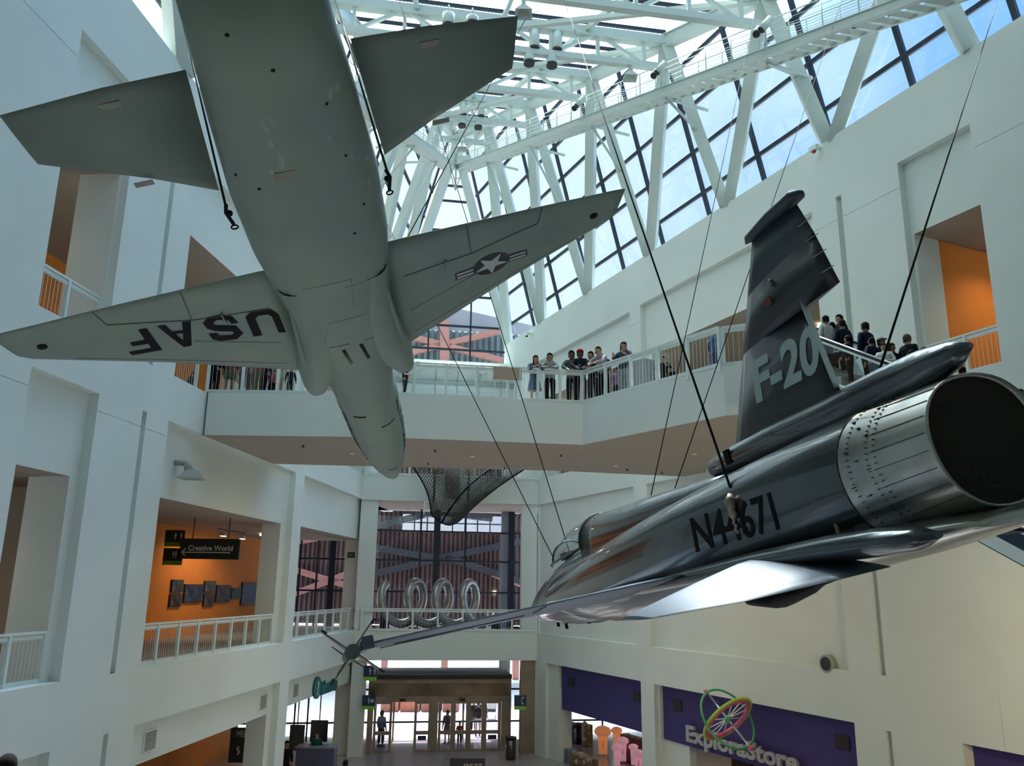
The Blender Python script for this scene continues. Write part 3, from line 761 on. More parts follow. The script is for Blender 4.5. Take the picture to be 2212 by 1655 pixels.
    mb.ball(q + V((.12, 0, -.02)), .035); mb.tube([q + V((.30 + .035 * math.cos(t / 12 * 6.283), .035 * math.sin(t / 12 * 6.283), -.07)) for t in range(13)], .009, 6)
    mb.build('cable_shackle', M['cable'], t38)
# belly details
def belly(x, y):                                                      # z of the belly skin
    h_ = up_hit(fus38, x, y, 0)
    if h_ is not None: return h_.z
    for (x1, w1, a1, b1, e1), (x0, w0, a0, b0, e0) in zip(S[:-1], S[1:]):
        if x0 <= x <= x1:
            t = (x - x0) / (x1 - x0); w = w0 + (w1 - w0) * t; b_ = b0 + (b1 - b0) * t; a = a0 + (a1 - a0) * t; e = e0 + (e1 - e0) * t
            zc = (a + b_) / 2; r = min(.97, abs(y) / w); return zc - (zc - b_) * (1 - r ** e) ** (1 / e)
    return -.5
def bline(pts, w, name, m, h=.004):
    mb = MB()
    for (x0, y0), (x1, y1) in zip(pts[:-1], pts[1:]):
        n_ = max(1, int(math.hypot(x1 - x0, y1 - y0) / .12))
        for i in range(n_):
            xa, ya = x0 + (x1 - x0) * i / n_, y0 + (y1 - y0) * i / n_; xb, yb = x0 + (x1 - x0) * (i + 1) / n_, y0 + (y1 - y0) * (i + 1) / n_
            mb.bar(V((xa, ya, belly(xa, ya) - h / 2)), V((xb, yb, belly(xb, yb) - h / 2)), w, h)
    return mb.build(name, m, t38)
bline([(1.2, .5), (1.2, .02)], .02, 'panel_seam', M['seam']); bline([(1.22, -.18), (1.22, -.62)], .02, 'panel_seam', M['seam'])
bline([(.55, -.62), (.55, .2), (1.2, .35)], .010, 'panel_seam', M['t38dark']); bline([(-.2, -.1), (-.2, -.68), (.6, -.62)], .010, 'panel_seam', M['t38dark'])
bline([(-.35, .35), (-.35, -.2), (.35, -.15)], .010, 'panel_seam', M['t38dark'])
def bfn(x, y): h_ = up_hit(fus38, x, y, .006); return h_ if h_ is not None else V((x, y, -.5))
for (xa, ya, xb, yb, w_) in ((4.25, .30, 4.22, .10, .07), (5.0, -.10, 5.06, -.36, .045), (8.15, .0, 8.24, -.22, .06)):
    decal([([(xa - w_ / 2, ya), (xa + w_ / 2, ya), (xb + w_ / 2, yb), (xb - w_ / 2, yb)], [(0, 1, 2, 3)])], bfn, 'belly_vent', M['ink'], t38, 5)
for x, y in ((-4.0, .25), (-3.6, .0), (-3.1, -.35), (-2.4, -.42), (-2.35, .58), (-2.2, .42), (-1.6, -.5), (-1.2, -.35)): 
    mb = MB(); q = V((x, y, belly(x, y))); mb.tube([q + V((0, 0, .02)), q - V((0, 0, .003))], .018, 10); mb.build('drain_hole', M['ink'], t38)
mb = MB(); q = V((-2.35, .15, belly(-2.35, .15))); mb.box(q, .12, .2, .006); mb.build('placard', M['placard'], t38)
random.seed(3)
for (x, y) in ((1.55, .12), (1.5, -.12)):
    mb = MB()
    for i in range(15): mb.box(V((x - .2 + i * .035, y - i * .004, belly(x, y) - .002)), .016, .05, .006)
    mb.build('louver_strip', M['ink'], t38)
# black lettering on the nose flanks
for sy in (1, -1):
    for i in range(9):
        x = 4.55 + i * .33
        pass
for sy, txt in ((1, 'ALAMO'), (-1, 'U.S. AIR FORCE')):
    vs, fs = text_mesh('U.S. AIR FORCE', .30, 0, .004)
    x0, x1 = min(v.x for v in vs), max(v.x for v in vs); mb = MB()
    def side(u, v):                                                   # u along the nose, v up the flank
        x = 4.55 + u; prev = S[-1]
        for (xa, wa, aa, ba, ea), (xb, wb, ab, bb, eb) in zip(S[:-1], S[1:]):
            if xb <= x <= xa: t = (x - xb) / (xa - xb); w = wb + (wa - wb) * t; zb = bb + (ba - bb) * t; zt = ab + (aa - ab) * t; e = eb + (ea - eb) * t; break
        zc = (zt + zb) / 2; ang = math.radians(-38 + v * 120); c, s_ = math.cos(ang), math.sin(ang)
        r = (abs(c) ** e + abs(s_) ** e) ** (-1 / e)
        z_ = zc + ((zt - zc) if s_ > 0 else (zc - zb)) * s_ * r
        h_ = fus38.ray_cast(V((x, sy * 3, z_)), V((0, -sy, 0)))
        return (h_[0] + V((0, sy * .008, 0))) if h_[0] is not None else V((x, sy * (w * c * r + .01), z_))
    flip = 1 if sy > 0 else 1
    mb.add([side((v.x - x0) / (x1 - x0) * 3.0 if sy < 0 else 3.0 - (v.x - x0) / (x1 - x0) * 3.0, v.y) for v in vs], fs)
    mb.build('black_lettering', M['ink'], t38)
# canopy and fin (above, hidden from the photo's side but part of the machine)
mb = MB(); mb.loft([ring(x, w, zt, .5, 2.2, zc=.5) for x, w, zt in ((6.9, .1, .6), (6.4, .33, .95), (5.6, .38, 1.2), (4.6, .38, 1.22), (3.6, .28, 1.0), (3.2, .1, .8))], 0, True); mb.build('canopy', M['dark'], t38)
mb = MB(); mb.loft([airfoil(V((-.6, 0, .5)), V((-3.9, 0, .4)), .2, V((0, 1, 0))), airfoil(V((-2.6, 0, 2.3)), V((-3.9, 0, 2.3)), .06, V((0, 1, 0)))], 0, True); mb.build('tail_fin', M['t38'], t38)
mb = MB()
for sy in (1, -1): mb.loft([[V((p.x, p.y + sy * .26, p.z)) for p in ring(x, r, r, -r, 2)] for x, r in ((-4.3, .24), (-4.9, .2))], 0, False)
mb.build('exhaust_nozzle', M['dark'], t38)

# USAF under the image-left wing, star under the image-right wing, laid out in the wing plane by sight
R3 = [V(T38M[i][:3]) for i in range(3)]; TT = V(T38M[3])
def to38(p): d = V(p) - TT; return V((R3[0].x * d.x + R3[1].x * d.y + R3[2].x * d.z, R3[0].y * d.x + R3[1].y * d.y + R3[2].y * d.z, R3[0].z * d.x + R3[1].z * d.y + R3[2].z * d.z))
def on38(px, zc=-.09):
    o = to38(V((0, 0, 0))); d = to38(ray(*px)) - o; k = (zc - o.z) / d.z; return o + d * k
def W38(p):
    h_ = up_hit(WT[1 if p.y > 0 else -1], p.x, p.y, .006)
    if h_ is not None: return h_
    y = abs(p.y); sy = 1 if p.y > 0 else -1; x = p.x
    le = 2.75 + (0.72 - 2.75) * (y - .85) / 2.87; te = -.22 + .2 * (y - .85) / 2.87
    t = min(1, max(0, (le - x) / (le - te))); th = (.22 + (.07 - .22) * (y - .85) / 2.87)
    h = th * 2.6 * (math.sqrt(t) * .55 * (1 - t) + .25 * t * (1 - t)) + th * .04
    return V((x, p.y, -.10 + .10 * (y - .85) / 2.87 - h * .5 - .006))
# block letters as strokes measured on the wing underside: (pixel polygons)
def l38(x, y): return W38(on38((x / 2.955, 540 + y / 2.955)))
polyU = [(1560, 405), (1598, 366), (1710, 342), (1770, 372), (1815, 482), (1770, 490), (1728, 392), (1700, 380), (1640, 392), (1625, 410), (1668, 512), (1613, 523)]
polyF = [[(883, 518), (938, 506), (1038, 640), (845, 683), (823, 663), (968, 630), (947, 603), (845, 622), (832, 599), (925, 580)]]
polyA = [[(1003, 490), (1055, 480), (1098, 518), (1165, 505), (1160, 455), (1216, 445), (1222, 602), (1172, 614)], [(1122, 532), (1166, 524), (1168, 570)]]
polyS = [[(1328, 520), (1380, 512), (1398, 528), (1475, 520), (1490, 508), (1478, 498), (1368, 500), (1318, 488), (1292, 455), (1330, 416), (1400, 400), (1475, 403), (1517, 442), (1470, 450), (1455, 430), (1385, 430), (1358, 448), (1372, 465), (1500, 460), (1548, 505), (1508, 545), (1400, 563), (1352, 553)]]
for nm, ps in (('U', [polyU]), ('S', polyS), ('A', polyA), ('F', polyF)):
    if nm == 'A':
        P, h_ = ps[0], ps[1]; allv = P + h_
        fs_ = [(0, 1, 2, 8, 10, 6, 7), (2, 3, 9, 8), (3, 4, 5, 6, 10, 9)]
        sh_ = [(allv, fs_)]
    else: sh_ = [(ps[0], [tuple(range(len(ps[0])))])]
    decal(sh_, l38, 'wing_letter', M['ink'], t38, 12, f'black letter {nm} under the wing')
def r38(x, y): return W38(on38((700 + x / 2.911, 540 + y / 2.911)))
ctr = on38((700 + 1050 / 2.911, 540 + 84 / 2.911)); ctr.z = 0
e1 = on38((700 + 1280 / 2.911, 540 + 28 / 2.911)) - on38((700 + 820 / 2.911, 540 + 160 / 2.911)); e1.z = 0; bw = e1.length; e1.normalize()
e2 = V((-e1.y, e1.x, 0))
def sp(a, b, lift=0): q = W38(ctr + e1 * a + e2 * b); q.z -= lift; return q
R0_ = bw * .247; STAR_UP = -1
circ = [(R0_ * math.cos(t / 40 * 6.2832), R0_ * math.sin(t / 40 * 6.2832)) for t in range(40)]
bars = [[(s_ * R0_ * .95, -R0_ * .30), (s_ * bw * .5, -R0_ * .30), (s_ * bw * .5, R0_ * .42), (s_ * R0_ * .95, R0_ * .42)] for s_ in (1, -1)]
decal([(circ, [tuple(range(40))])] + [(b_, [(0, 1, 2, 3)]) for b_ in bars], lambda a, b_: sp(a, b_), 'roundel', M['star_navy'], t38, 8, 'navy roundel with side bars')
star = [(R0_ * (.97 if i % 2 == 0 else .38) * math.cos(math.pi / 2 + i * math.pi / 5), -R0_ * (.97 if i % 2 == 0 else .38) * math.sin(math.pi / 2 + i * math.pi / 5) * STAR_UP) for i in range(10)]
strp = [[(s_ * R0_ * 1.02, R0_ * u0), (s_ * bw * .475, R0_ * u0), (s_ * bw * .475, R0_ * u1), (s_ * R0_ * 1.02, R0_ * u1)] for s_ in (1, -1) for (u0, u1) in ((-.20, -.02), (.13, .31))]
decal([(star, [tuple(range(10))])] + [(b_, [(0, 1, 2, 3)]) for b_ in strp], lambda a, b_: sp(a, b_, .004), 'roundel_star', M['star_white'], t38, 6, 'pale star and stripes')
# pale scuffs on the belly
random.seed(11)
mb = MB()
for (x, y, n_) in ((-2.75, .18, 9), (-2.0, -.55, 5), (-2.95, -.4, 4)):
    for i in range(n_):
        xa, ya = x + random.uniform(-.35, .35), y + random.uniform(-.1, .1)
        if abs(ya) > .62: continue
        k = 10; rr = random.uniform(.02, .05)
        c_ = [V((xa + rr * random.uniform(.6, 1.6) * math.cos(t / k * 6.283), ya + rr * .6 * random.uniform(.6, 1.4) * math.sin(t / k * 6.283), 0)) for t in range(k)]
        for p in c_: p.z = belly(p.x, p.y) - .002
        mb.poly(c_)
mb.build('paint_scuff', M['t38smudge'], t38)
# ---- dark glossy jet
M['f20'] = mat('gloss_gunmetal', (0.10, 0.12, 0.132), 0.22, metal=0.7, var=0.3, scale=1.5, coat=0.6, spec=0.5, bump=0.04, bscale=2.5, col2=(0.055, 0.068, 0.078))
M['f20fin'] = mat('gloss_black_fin', (0.014, 0.02, 0.024), 0.40, metal=0.0, coat=0.15, var=0.3, scale=2.0)
M['f20tip'] = mat('fin_tip_slate', (0.035, 0.055, 0.065), 0.45, var=0.1)
M['titan'] = mat('bare_titanium_skin', (0.50, 0.50, 0.45), 0.30, metal=0.9, var=0.35, scale=2.0, col2=(0.30, 0.31, 0.30))
M['silver'] = mat('polished_wing_skin', (0.15, 0.19, 0.25), 0.55, metal=0.2, var=0.15, scale=1.0, col2=(0.10, 0.13, 0.17))
M['pale'] = mat('pale_blue_grey_paint', (0.40, 0.52, 0.52), 0.5, var=0.06)
M['soot'] = mat('nozzle_blank', (0.010, 0.010, 0.010), 0.9, var=0.8, scale=90, bump=0.8, bscale=120, col2=(0.03, 0.024, 0.018))
f20 = bpy.data.objects.new('jet_aircraft', None); C.objects.link(f20); pose(f20, F20M)
tag(f20, 'dark glossy jet fighter with F-20 on its tail fin, nozzle towards the viewer', 'aircraft')
RF = [V(F20M[i][:3]) for i in range(3)]; TF = V(F20M[3])
def toF(p): d = V(p) - TF; return RF[0] * d.x + RF[1] * d.y + RF[2] * d.z
_of = toF(V((0, 0, 0)))
def rayF(px): return toF(ray(*px)) - _of
def onF(px, ax, v): d = rayF(px); return _of + d * ((v - _of[ax]) / d[ax])
NA = [(0, .46, .46, -.46, 2, 0), (.35, .49, .485, -.49, 2, 0), (.9, .55, .52, -.56, 2.1, 0), (1.5, .65, .53, -.61, 2.25, 0), (2.4, .78, .52, -.65, 2.4, 0), (3.4, .88, .50, -.68, 2.6, 0), (4.5, .95, .47, -.72, 2.7, -.05), (5.5, .97, .43, -.74, 2.8, -.08), (6.6, .98, .37, -.72, 2.8, -.1), (7.7, .97, .28, -.62, 2.7, -.12), (8.3, .95, .22, -.52, 2.5, -.12), (8.72, .93, .18, -.44, 2.4, -.12)]
def ins(p, S_=NA):
    for (x0, w0, a0, b0, e0, c0), (x1, w1, a1, b1, e1, c1) in zip(S_[:-1], S_[1:]):
        if x0 <= p.x <= x1:
            t = (p.x - x0) / (x1 - x0); w = w0 + (w1 - w0) * t; a = a0 + (a1 - a0) * t; b_ = b0 + (b1 - b0) * t; e = e0 + (e1 - e0) * t; c_ = c0 + (c1 - c0) * t
            h = (a - c_) if p.z > c_ else (c_ - b_)
            return (abs(p.y) / w) ** e + (abs(p.z - c_) / h) ** e < 1
    return False
def skin(px, lift=.006):
    d = rayF(px); k = 3.0; dn = d.normalized(); k = 0
    h_ = fusF.ray_cast(_of, dn)
    if h_[0] is not None: return h_[0] - dn * lift
    h_ = tailF.ray_cast(_of, dn)
    if h_[0] is not None: return h_[0] - dn * lift
    while k < 22:
        p = _of + dn * k
        if ins(p): 
            for _ in range(10):
                q = p - dn * .005
                if not ins(q): break
                p = q
            return p - dn * lift
        k += .03
    return _of + dn * 8
mb = MB(); mb.loft([ring(x, w, a, b_, e, c_) for x, w, a, b_, e, c_ in NA if x >= .9], 0, False); mb.build('fuselage', M['f20'], f20); fusF = tree(bpy.data.objects[f20.children[0].name] if False else [o for o in C.objects if o.parent == f20][0])
mb = MB(); mb.loft([ring(x, w, a, b_, e, c_) for x, w, a, b_, e, c_ in NA if x <= .9], 0, False)
mb.loft([ring(0, .46, .46, -.46), ring(-.02, .45, .45, -.45), ring(.03, .435, .435, -.435)], 0, False); tail_skin = mb.build('tail_cone', M['titan'], f20); tailF = tree(tail_skin)
mb = MB(); mb.loft([ring(.03, .445, .445, -.445), ring(.16, .43, .43, -.43), ring(.30, .42, .42, -.42)], 0, True); mb.build('exhaust_nozzle', M['soot'], f20)
# panel lines and rivets on the tail cone
def nsurf(x, ang, lift=.003):
    for (x0, w0, a0, b0, e0, c0), (x1, w1, a1, b1, e1, c1) in zip(NA[:-1], NA[1:]):
        if x0 <= x <= x1: t = (x - x0) / (x1 - x0); w = w0 + (w1 - w0) * t; a = a0 + (a1 - a0) * t; b_ = b0 + (b1 - b0) * t; e = e0 + (e1 - e0) * t; c_ = c0 + (c1 - c0) * t; break
    c, s_ = math.cos(ang), math.sin(ang); r = (abs(c) ** e + abs(s_) ** e) ** (-1 / e)
    return V((x, (w + lift) * c * r, c_ + ((a - c_) if s_ > 0 else (c_ - b_)) * s_ * r * (1 + lift)))
mb = MB()
for k in range(24):
    a = math.pi * 2 * k / 24
    for i in range(4): mb.bar(nsurf(.03 + i * .13, a), nsurf(.03 + (i + 1) * .13, a), .006, .004)
for x in (.50, .58, .78, .9):
    for k in range(72):
        a = math.pi * 2 * k / 72
        if x in (.9,): mb.bar(nsurf(x, a), nsurf(x, a + math.pi * 2 / 72), .008, .004, V((1, 0, 0)))
        else: q = nsurf(x, a); mb.bar(q, nsurf(x + .012, a), .022, .006)
for k in range(14):
    q = nsurf(.68 + .12 * math.sin(k * 2.1), -1.1 + k * .17 + .8); mb.bar(q, q + V((.03, 0, 0)), .03, .006)
mb.build('rivet_lines', M['seam'], f20)
random.seed(5)
mb = MB(); q = skin((1885, 905)) if True else None; mb.loft([[q + V((.10 * math.cos(t / 16 * 6.283), .012 * math.sin(t / 16 * 6.283) * 3, .035 * math.sin(t / 16 * 6.283))) for t in range(16)] for _ in (0, 1)], 0, True); mb.build('vent_slot', M['ink'], f20)
# spine and forward fuselage
SP = [(3.0, .18, .56, .2), (3.8, .30, .62, .2), (5.0, .38, .73, .1), (6.2, .42, .82, .0), (7.3, .44, .90, 0), (7.95, .42, .95, 0)]
mb = MB(); mb.loft([ring(x, w, a, b_, 2.3, .35) for x, w, a, b_ in SP], 0, True); mb.build('spine_fairing', M['f20'], f20)
FW_ = [(7.0, .45, .62, -.60, .0), (8.0, .46, .60, -.64, 0), (9.0, .46, .56, -.66, 0), (10.0, .44, .50, -.62, -.05), (10.8, .40, .42, -.57, -.08), (11.6, .34, .30, -.50, -.10), (12.4, .26, .16, -.42, -.13), (13.0, .17, .04, -.32, -.15), (13.35, .09, -.06, -.25, -.16), (13.5, .02, -.13, -.18, -.155)]
mb = MB(); mb.loft([ring(x, w, a, b_, 2.15, c_) for x, w, a, b_, c_ in FW_], 0, True); mb.build('nose_section', M['f20'], f20)
mb = MB(); mb.tube([V((13.45, 0, -.15)), V((14.2, 0, -.15))], [.018, .006], 8); mb.build('pitot_probe', M['f20'], f20)
CN = [(7.95, .40, .95), (8.5, .405, .96), (9.2, .39, .94), (9.8, .35, .84), (10.3, .27, .68), (10.7, .14, .52)]
mb = MB()
rows = []
for x, w, zt in CN: rows.append([V((x, w * math.cos(t), .50 + (zt - .50) * math.sin(t))) for t in [math.pi * k / 18 for k in range(19)]])
for A_, B_ in zip(rows[:-1], rows[1:]):
    o = len(mb.v); mb.add(A_ + B_, [(i, i + 1, 20 + i, 19 + i) for i in range(18)], 0, True)
mb.build('canopy', M['canopy'], f20)
mb = MB()
for xi in (0, ): mb.tube([p + V((0, 0, 0)) for p in rows[0]], .03, 8)
mb.tube([V((x, w + .005, .50)) for x, w, zt in CN], .02, 6); mb.tube([V((x, -w - .005, .50)) for x, w, zt in CN], .02, 6)
mb.tube([V((9.9, .34 * math.cos(t), .5 + .33 * math.sin(t))) for t in [math.pi * k / 12 for k in range(13)]], .018, 6)
mb.build('canopy_frame', M['dark'], f20)
mb = MB(); mb.box(V((8.35, 0, .62)), .12, .40, .36); mb.box(V((8.33, 0, .82)), .1, .22, .14); mb.box(V((9.7, 0, .56)), .3, .4, .12); mb.build('ejection_seat', M['dark'], f20)
# intakes with dark mouths, leading edge extensions
mb = MB(); R0b = ring(8.72, .93, .18, -.44, 2.4, -.12); mb.loft([R0b, ring(8.74, .91, .165, -.42, 2.4, -.12)], 0, False); mb.build('intake_lip', M['silver'], f20)
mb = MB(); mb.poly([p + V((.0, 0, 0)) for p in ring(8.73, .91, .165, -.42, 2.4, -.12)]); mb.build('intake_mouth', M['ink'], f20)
for sy in (1, -1):
    wm = mb = wing_mb([(V((7.3, sy * .85, -.33)), V((3.20, sy * .85, -.345)), .20), (V((6.2, sy * 1.5, -.33)), V((3.15, sy * 1.5, -.335)), .15), (V((4.62, sy * 4.02, -.30)), V((3.05, sy * 4.02, -.30)), .07)])
    w = mb.build('wing', M['silver'], f20)
    mb = wing_mb([(V((10.6, sy * .42, -.28)), V((6.6, sy * .42, -.28)), .08), (V((8.6, sy * .95, -.3)), V((6.6, sy * .95, -.3)), .08), (V((7.5, sy * 1.12, -.31)), V((6.4, sy * 1.12, -.31)), .06)]); mb.build('leading_edge_extension', M['f20'], f20)
    mb = MB()
    for a, b_ in (((4.9, 1.0), (4.2, 3.9)), ((3.9, 1.0), (3.75, 2.4)), ((3.75, 2.4), (3.1, 2.42)), ((3.7, 2.5), (3.65, 3.8))):
        mb.bar(V((a[0], sy * a[1], -.335 - .03)), V((b_[0], sy * b_[1], -.30 - .04)), .012, .01)
    mb.build('flap_gap', M['seam'], w)
    mb = MB(); mb.box(V((3.75, sy * 4.07, -.30)), 1.9, .08, .09); mb.box(V((2.84, sy * 4.07, -.30)), .1, .10, .11); mb.build('launch_rail', M['silver'], f20, 0.01)
    # stabilator, trailing edge drooped
    mb = wing_mb([(V((2.25, sy * .60, -.36)), V((.62, sy * .60, -.66)), .13), (V((2.05, sy * .95, -.38)), V((.78, sy * .95, -.665)), .12), (V((1.80, sy * 1.5, -.455)), V((1.10, sy * 1.5, -.665)), .07), (V((1.57, sy * 2.26, -.58)), V((.97, sy * 2.26, -.622)), .04)])
    mb.build('tailplane', M['silver'], f20)
    mb = MB(); mb.loft([[V((x, sy * (y + r * 1.5 * math.cos(t / 14 * 6.283)), z + r * math.sin(t / 14 * 6.283))) for t in range(14)] for x, y, z, r in ((5.2, .93, -.36, .02), (4.4, .92, -.37, .06), (3.2, .87, -.38, .08), (2.0, .79, -.40, .085), (1.0, .71, -.45, .10), (.5, .66, -.49, .10), (.2, .63, -.52, .075), (.04, .61, -.53, .02))], 0, True)
    mb.build('tailplane_fairing', M['f20'], f20)
# wingtip missiles (their own fins and fuzes)
for sy in (1, -1):
    c = V((2.96, sy * 4.20, -.34))
    mb = MB(); mb.tube([c, c + V((2.45, 0, 0)), c + V((2.7, 0, 0)), c + V((2.85, 0, 0))], [.064, .064, .05, .02], 20)
    ms = mb.build('wingtip_missile', mat('missile_grey', (.12, .17, .16), .5), f20)
    for k in range(4):
        a = math.radians(45 + 90 * k + 10 * 0); u = V((0, math.cos(a), math.sin(a)))
        mb = MB(); b0 = c + V((.0, 0, 0)) + u * .05
        mb.prism([b0 + V((.02, 0, 0)), b0 + u * .27 + V((.02, 0, 0)), b0 + u * .27 + V((.22, 0, 0)), b0 + V((.55, 0, 0))], u.cross(V((1, 0, 0))) * .012); mb.build('tail_fin', M['bronze'], ms)
        mb = MB(); b1 = b0 + u * .22; mb.tube([b1 + V((-.005, 0, 0)) , b1 + u * .05], .012, 10); mb.build('roller_tab', M['dark'], ms)
        mb = MB(); b2 = c + V((2.15, 0, 0)) + u * .05
        mb.prism([b2, b2 + u * .16 + V((-.02, 0, 0)), b2 + u * .0 + V((.30, 0, 0))], u.cross(V((1, 0, 0))) * .01); mb.build('canard', M['dark'], ms)
# fin, dorsal root, rudder, parachute fairing
YU = V((0, 1, 0))
mb = MB(); mb.loft([airfoil(V((3.30, 0, .62)), V((1.26, 0, .62)), .22, YU), airfoil(V((3.16, 0, .83)), V((1.28, 0, .78)), .20, YU), airfoil(V((2.52, 0, 1.56)), V((1.33, 0, 1.56)), .14, YU)], 0, True)
finF = tree(mb.build('tail_fin', M['f20fin'], f20))
mb = MB(); mb.loft([airfoil(V((2.52, 0, 1.555)), V((.82, 0, 1.555)), .14, YU), airfoil(V((2.12, 0, 2.02)), V((.90, 0, 2.06)), .10, YU)], 0, True); mb.build('upper_fin', M['f20fin'], f20)
mb = MB(); mb.loft([airfoil(V((2.12, 0, 2.02)), V((.90, 0, 2.06)), .10, YU), airfoil(V((1.75, 0, 2.44)), V((.98, 0, 2.38)), .07, YU)], 0, True); mb.build('fin_tip', M['f20tip'], f20)
mb = MB(); mb.loft([[V((x, .07 * k * math.cos(t / 12 * 6.283), z + .042 * k * math.sin(t / 12 * 6.283))) for t in range(12)] for x, z, k in ((1.86, 2.47, .1), (1.75, 2.48, 1), (1.3, 2.465, 1.5), (.95, 2.45, 1.3), (.86, 2.43, .2))], 0, True); mb.build('fin_cap', M['f20tip'], f20)
for z, w in ((.72, .1), (1.30, .1)): pass
mb = MB()
def rud(z, u): x = 1.30 + (z - .78) * .06; return V((x - u * math.cos(math.radians(40)), u * math.sin(math.radians(40)), z))
mb.add([rud(.80, 0) + V((0, -.03, 0)), rud(.80, 0) + V((0, .03, 0)), rud(.80, .46), rud(1.54, 0) + V((0, -.03, 0)), rud(1.54, 0) + V((0, .03, 0)), rud(1.54, .36)], [(0, 1, 2), (3, 5, 4), (0, 3, 4, 1), (1, 4, 5, 2), (2, 5, 3, 0)])
mb.build('rudder', M['pale'], f20)
mb = MB(); mb.loft([[V((x, w * math.cos(t / 16 * 6.283), z + h * math.sin(t / 16 * 6.283))) for t in range(16)] for x, z, w, h in ((3.95, .70, .02, .03), (3.75, .70, .09, .10), (3.2, .68, .15, .14), (2.4, .66, .17, .16), (1.3, .60, .18, .18), (.7, .60, .17, .17), (.3, .60, .14, .15), (0, .60, .09, .095), (-.16, .605, .02, .02))], 0, True)
mb.build('dorsal_fairing', M['f20'], f20)
mb = MB(); mb.box(V((3.15, .145, .70)), .11, .03, .15); mb.build('dorsal_vent', M['ink'], f20)
mb = MB()
for z in (1.72, 1.88, 2.04, 2.20): mb.tube([V((1.0 + (z - 1.7) * .1, .01, z)), V((.80 + (z - 1.7) * .12, .01, z - .02))], .004, 5)
mb.build('static_wicks', M['vent'], f20)
mb = MB(); q = V((1.62, .05, 1.95)); mb.ball(q, .035, .02, .035); mb.build('fin_light', M['f20'], f20)
mb = MB(); q = onF((1659, 652), 1, .065); mb.box(q, .10, .012, .07); mb.build('fin_red_panel', mat('dull_red', (.16, .03, .02), .5), f20)
mb = MB(); mb.loft([ring(x, w, a, b_, 3.2) for x, w, a, b_ in ((-.12, .36, -.53, -.56), (-.02, .42, -.46, -.585), (.5, .50, -.40, -.63), (1.0, .58, -.36, -.66), (1.7, .66, -.36, -.68), (2.6, .74, -.4, -.69), (3.6, .8, -.5, -.69))], 0, True); mb.build('aft_shelf', M['titan'], f20)
# ventral fairing and small belly gear
mb = MB(); mb.loft([[V((x, .16 * k * math.cos(t / 12 * 6.283), z + .07 * k * math.sin(t / 12 * 6.283))) for t in range(12)] for x, z, k in ((4.0, -.70, .1), (3.7, -.74, 1), (3.2, -.78, 1.3), (2.7, -.74, .8), (2.45, -.71, .35), (2.2, -.70, .15))], 0, True); mb.build('ventral_fairing', M['ink'], f20)
for (px, y, l) in (((1205, 1345), .0, .12), ((1222, 1345), .0, .2), ((1250, 1340), .0, .08), ((1272, 1338), .1, .1)):
    q = onF(px, 1, y); mb = MB(); mb.box(q + V((0, 0, -.02)), .14 if l < .12 else .04, .05, l); mb.build('belly_antenna', M['ink'], f20)
# F-20 on the fin, registration on the flank
bl, brr, tl, tr = (1634, 868), (1772, 795), (1621, 783), (1764, 692)
def quadpx(u, v, q=None):
    a, b_, c_, d_ = q or (bl, brr, tl, tr)
    return tuple((a[i] * (1 - u) + b_[i] * u) * (1 - v) + (c_[i] * (1 - u) + d_[i] * u) * v for i in (0, 1))
def finskin(px):
    dn = rayF(px).normalized(); h_ = finF.ray_cast(_of, dn)
    return (h_[0] - dn * .006) if h_[0] is not None else onF(px, 1, .10)
vs, fs = text_mesh('F-20', 1.0, 0, .035); x0, x1 = min(v.x for v in vs), max(v.x for v in vs)
decal([(vs, fs)], lambda x, y: finskin(quadpx((x - x0) / (x1 - x0), y / .73)), 'fin_number', M['pale'], f20, 14, 'large pale F-20 lettering on the fin')
vs, fs = text_mesh('N44671', 1.0, 0, .015); X0, X1 = min(v.x for v in vs), max(v.x for v in vs)
q4 = ((1503, 1192), (1684, 1142), (1489, 1117), (1662, 1060))
decal([(vs, fs)], lambda x, y: skin(quadpx((x - X0) / (X1 - X0), y / .73, q4), .008), 'registration', M['ink'], f20, 20, 'black registration N44671 on the flank')
# lifting shackle with chain and canvas hanging on the flank
q = skin((1585, 1080)); 
mb = MB(); mb.tube([q + V((0, .02, .06)), q + V((0, .04, .0)), q + V((.0, .05, -.10))], [.02, .05, .03], 8); mb.ball(q + V((0, .05, -.12)), .05, .03, .05)
for i in range(6): mb.ball(q + V((.01 * (-1) ** i, .06, -.14 - .028 * i)), .02, .015, .018)
mb.build('lifting_shackle', M['bronze'], f20)
mb = MB(); q2 = skin((1808, 1140)); mb.tube([q2 + V((0, .0, .05)), q2, q2 + V((-.03, .03, -.12))], .018, 6); mb.build('lifting_lug', M['bronze'], f20)

# ------------------------------------------------------------------ suspension cables
def cable(p, q, r, label, m='cable'):
    mb = MB(); mb.tube([p, q], r, 8); o = mb.build('suspension_cable', M[m]); return tag(o, label, 'cable', None)
def roof_pt(px, z): return at_z(px, z)
def F2W(p): return wpt(F20M, p)
cable(F2W(skin((1577, 1052))), roof_pt((1212, -20), 19.5), .013, 'thick dark cable from the dark jet flank up past the skylight struts')
cable(F2W(V((.75, 0, .76))), roof_pt((2152, 12), 17.0), .011, 'dark cable from the dark jet tail fairing up to the right edge of the skylight')
cable(F2W(V((10.3, -.12, .68))), on_plane((862, 0), topR[5], AX), .009, 'right one of the two cables rising from the dark jet nose')
cable(F2W(V((10.45, .16, .62))), roof_pt((760, 330), 12.0), .009, 'left one of the two cables rising from the dark jet nose')
cable(F2W(V((5.4, .12, .76))), roof_pt((1640, -14), 19.5), .007, 'left one of the two thin cables rising from the dark jet spine')
cable(F2W(V((5.2, -.12, .74))), roof_pt((1824, -14), 19.0), .007, 'right one of the two thin cables rising from the dark jet spine')
def T2W(p): return wpt(T38M, p)
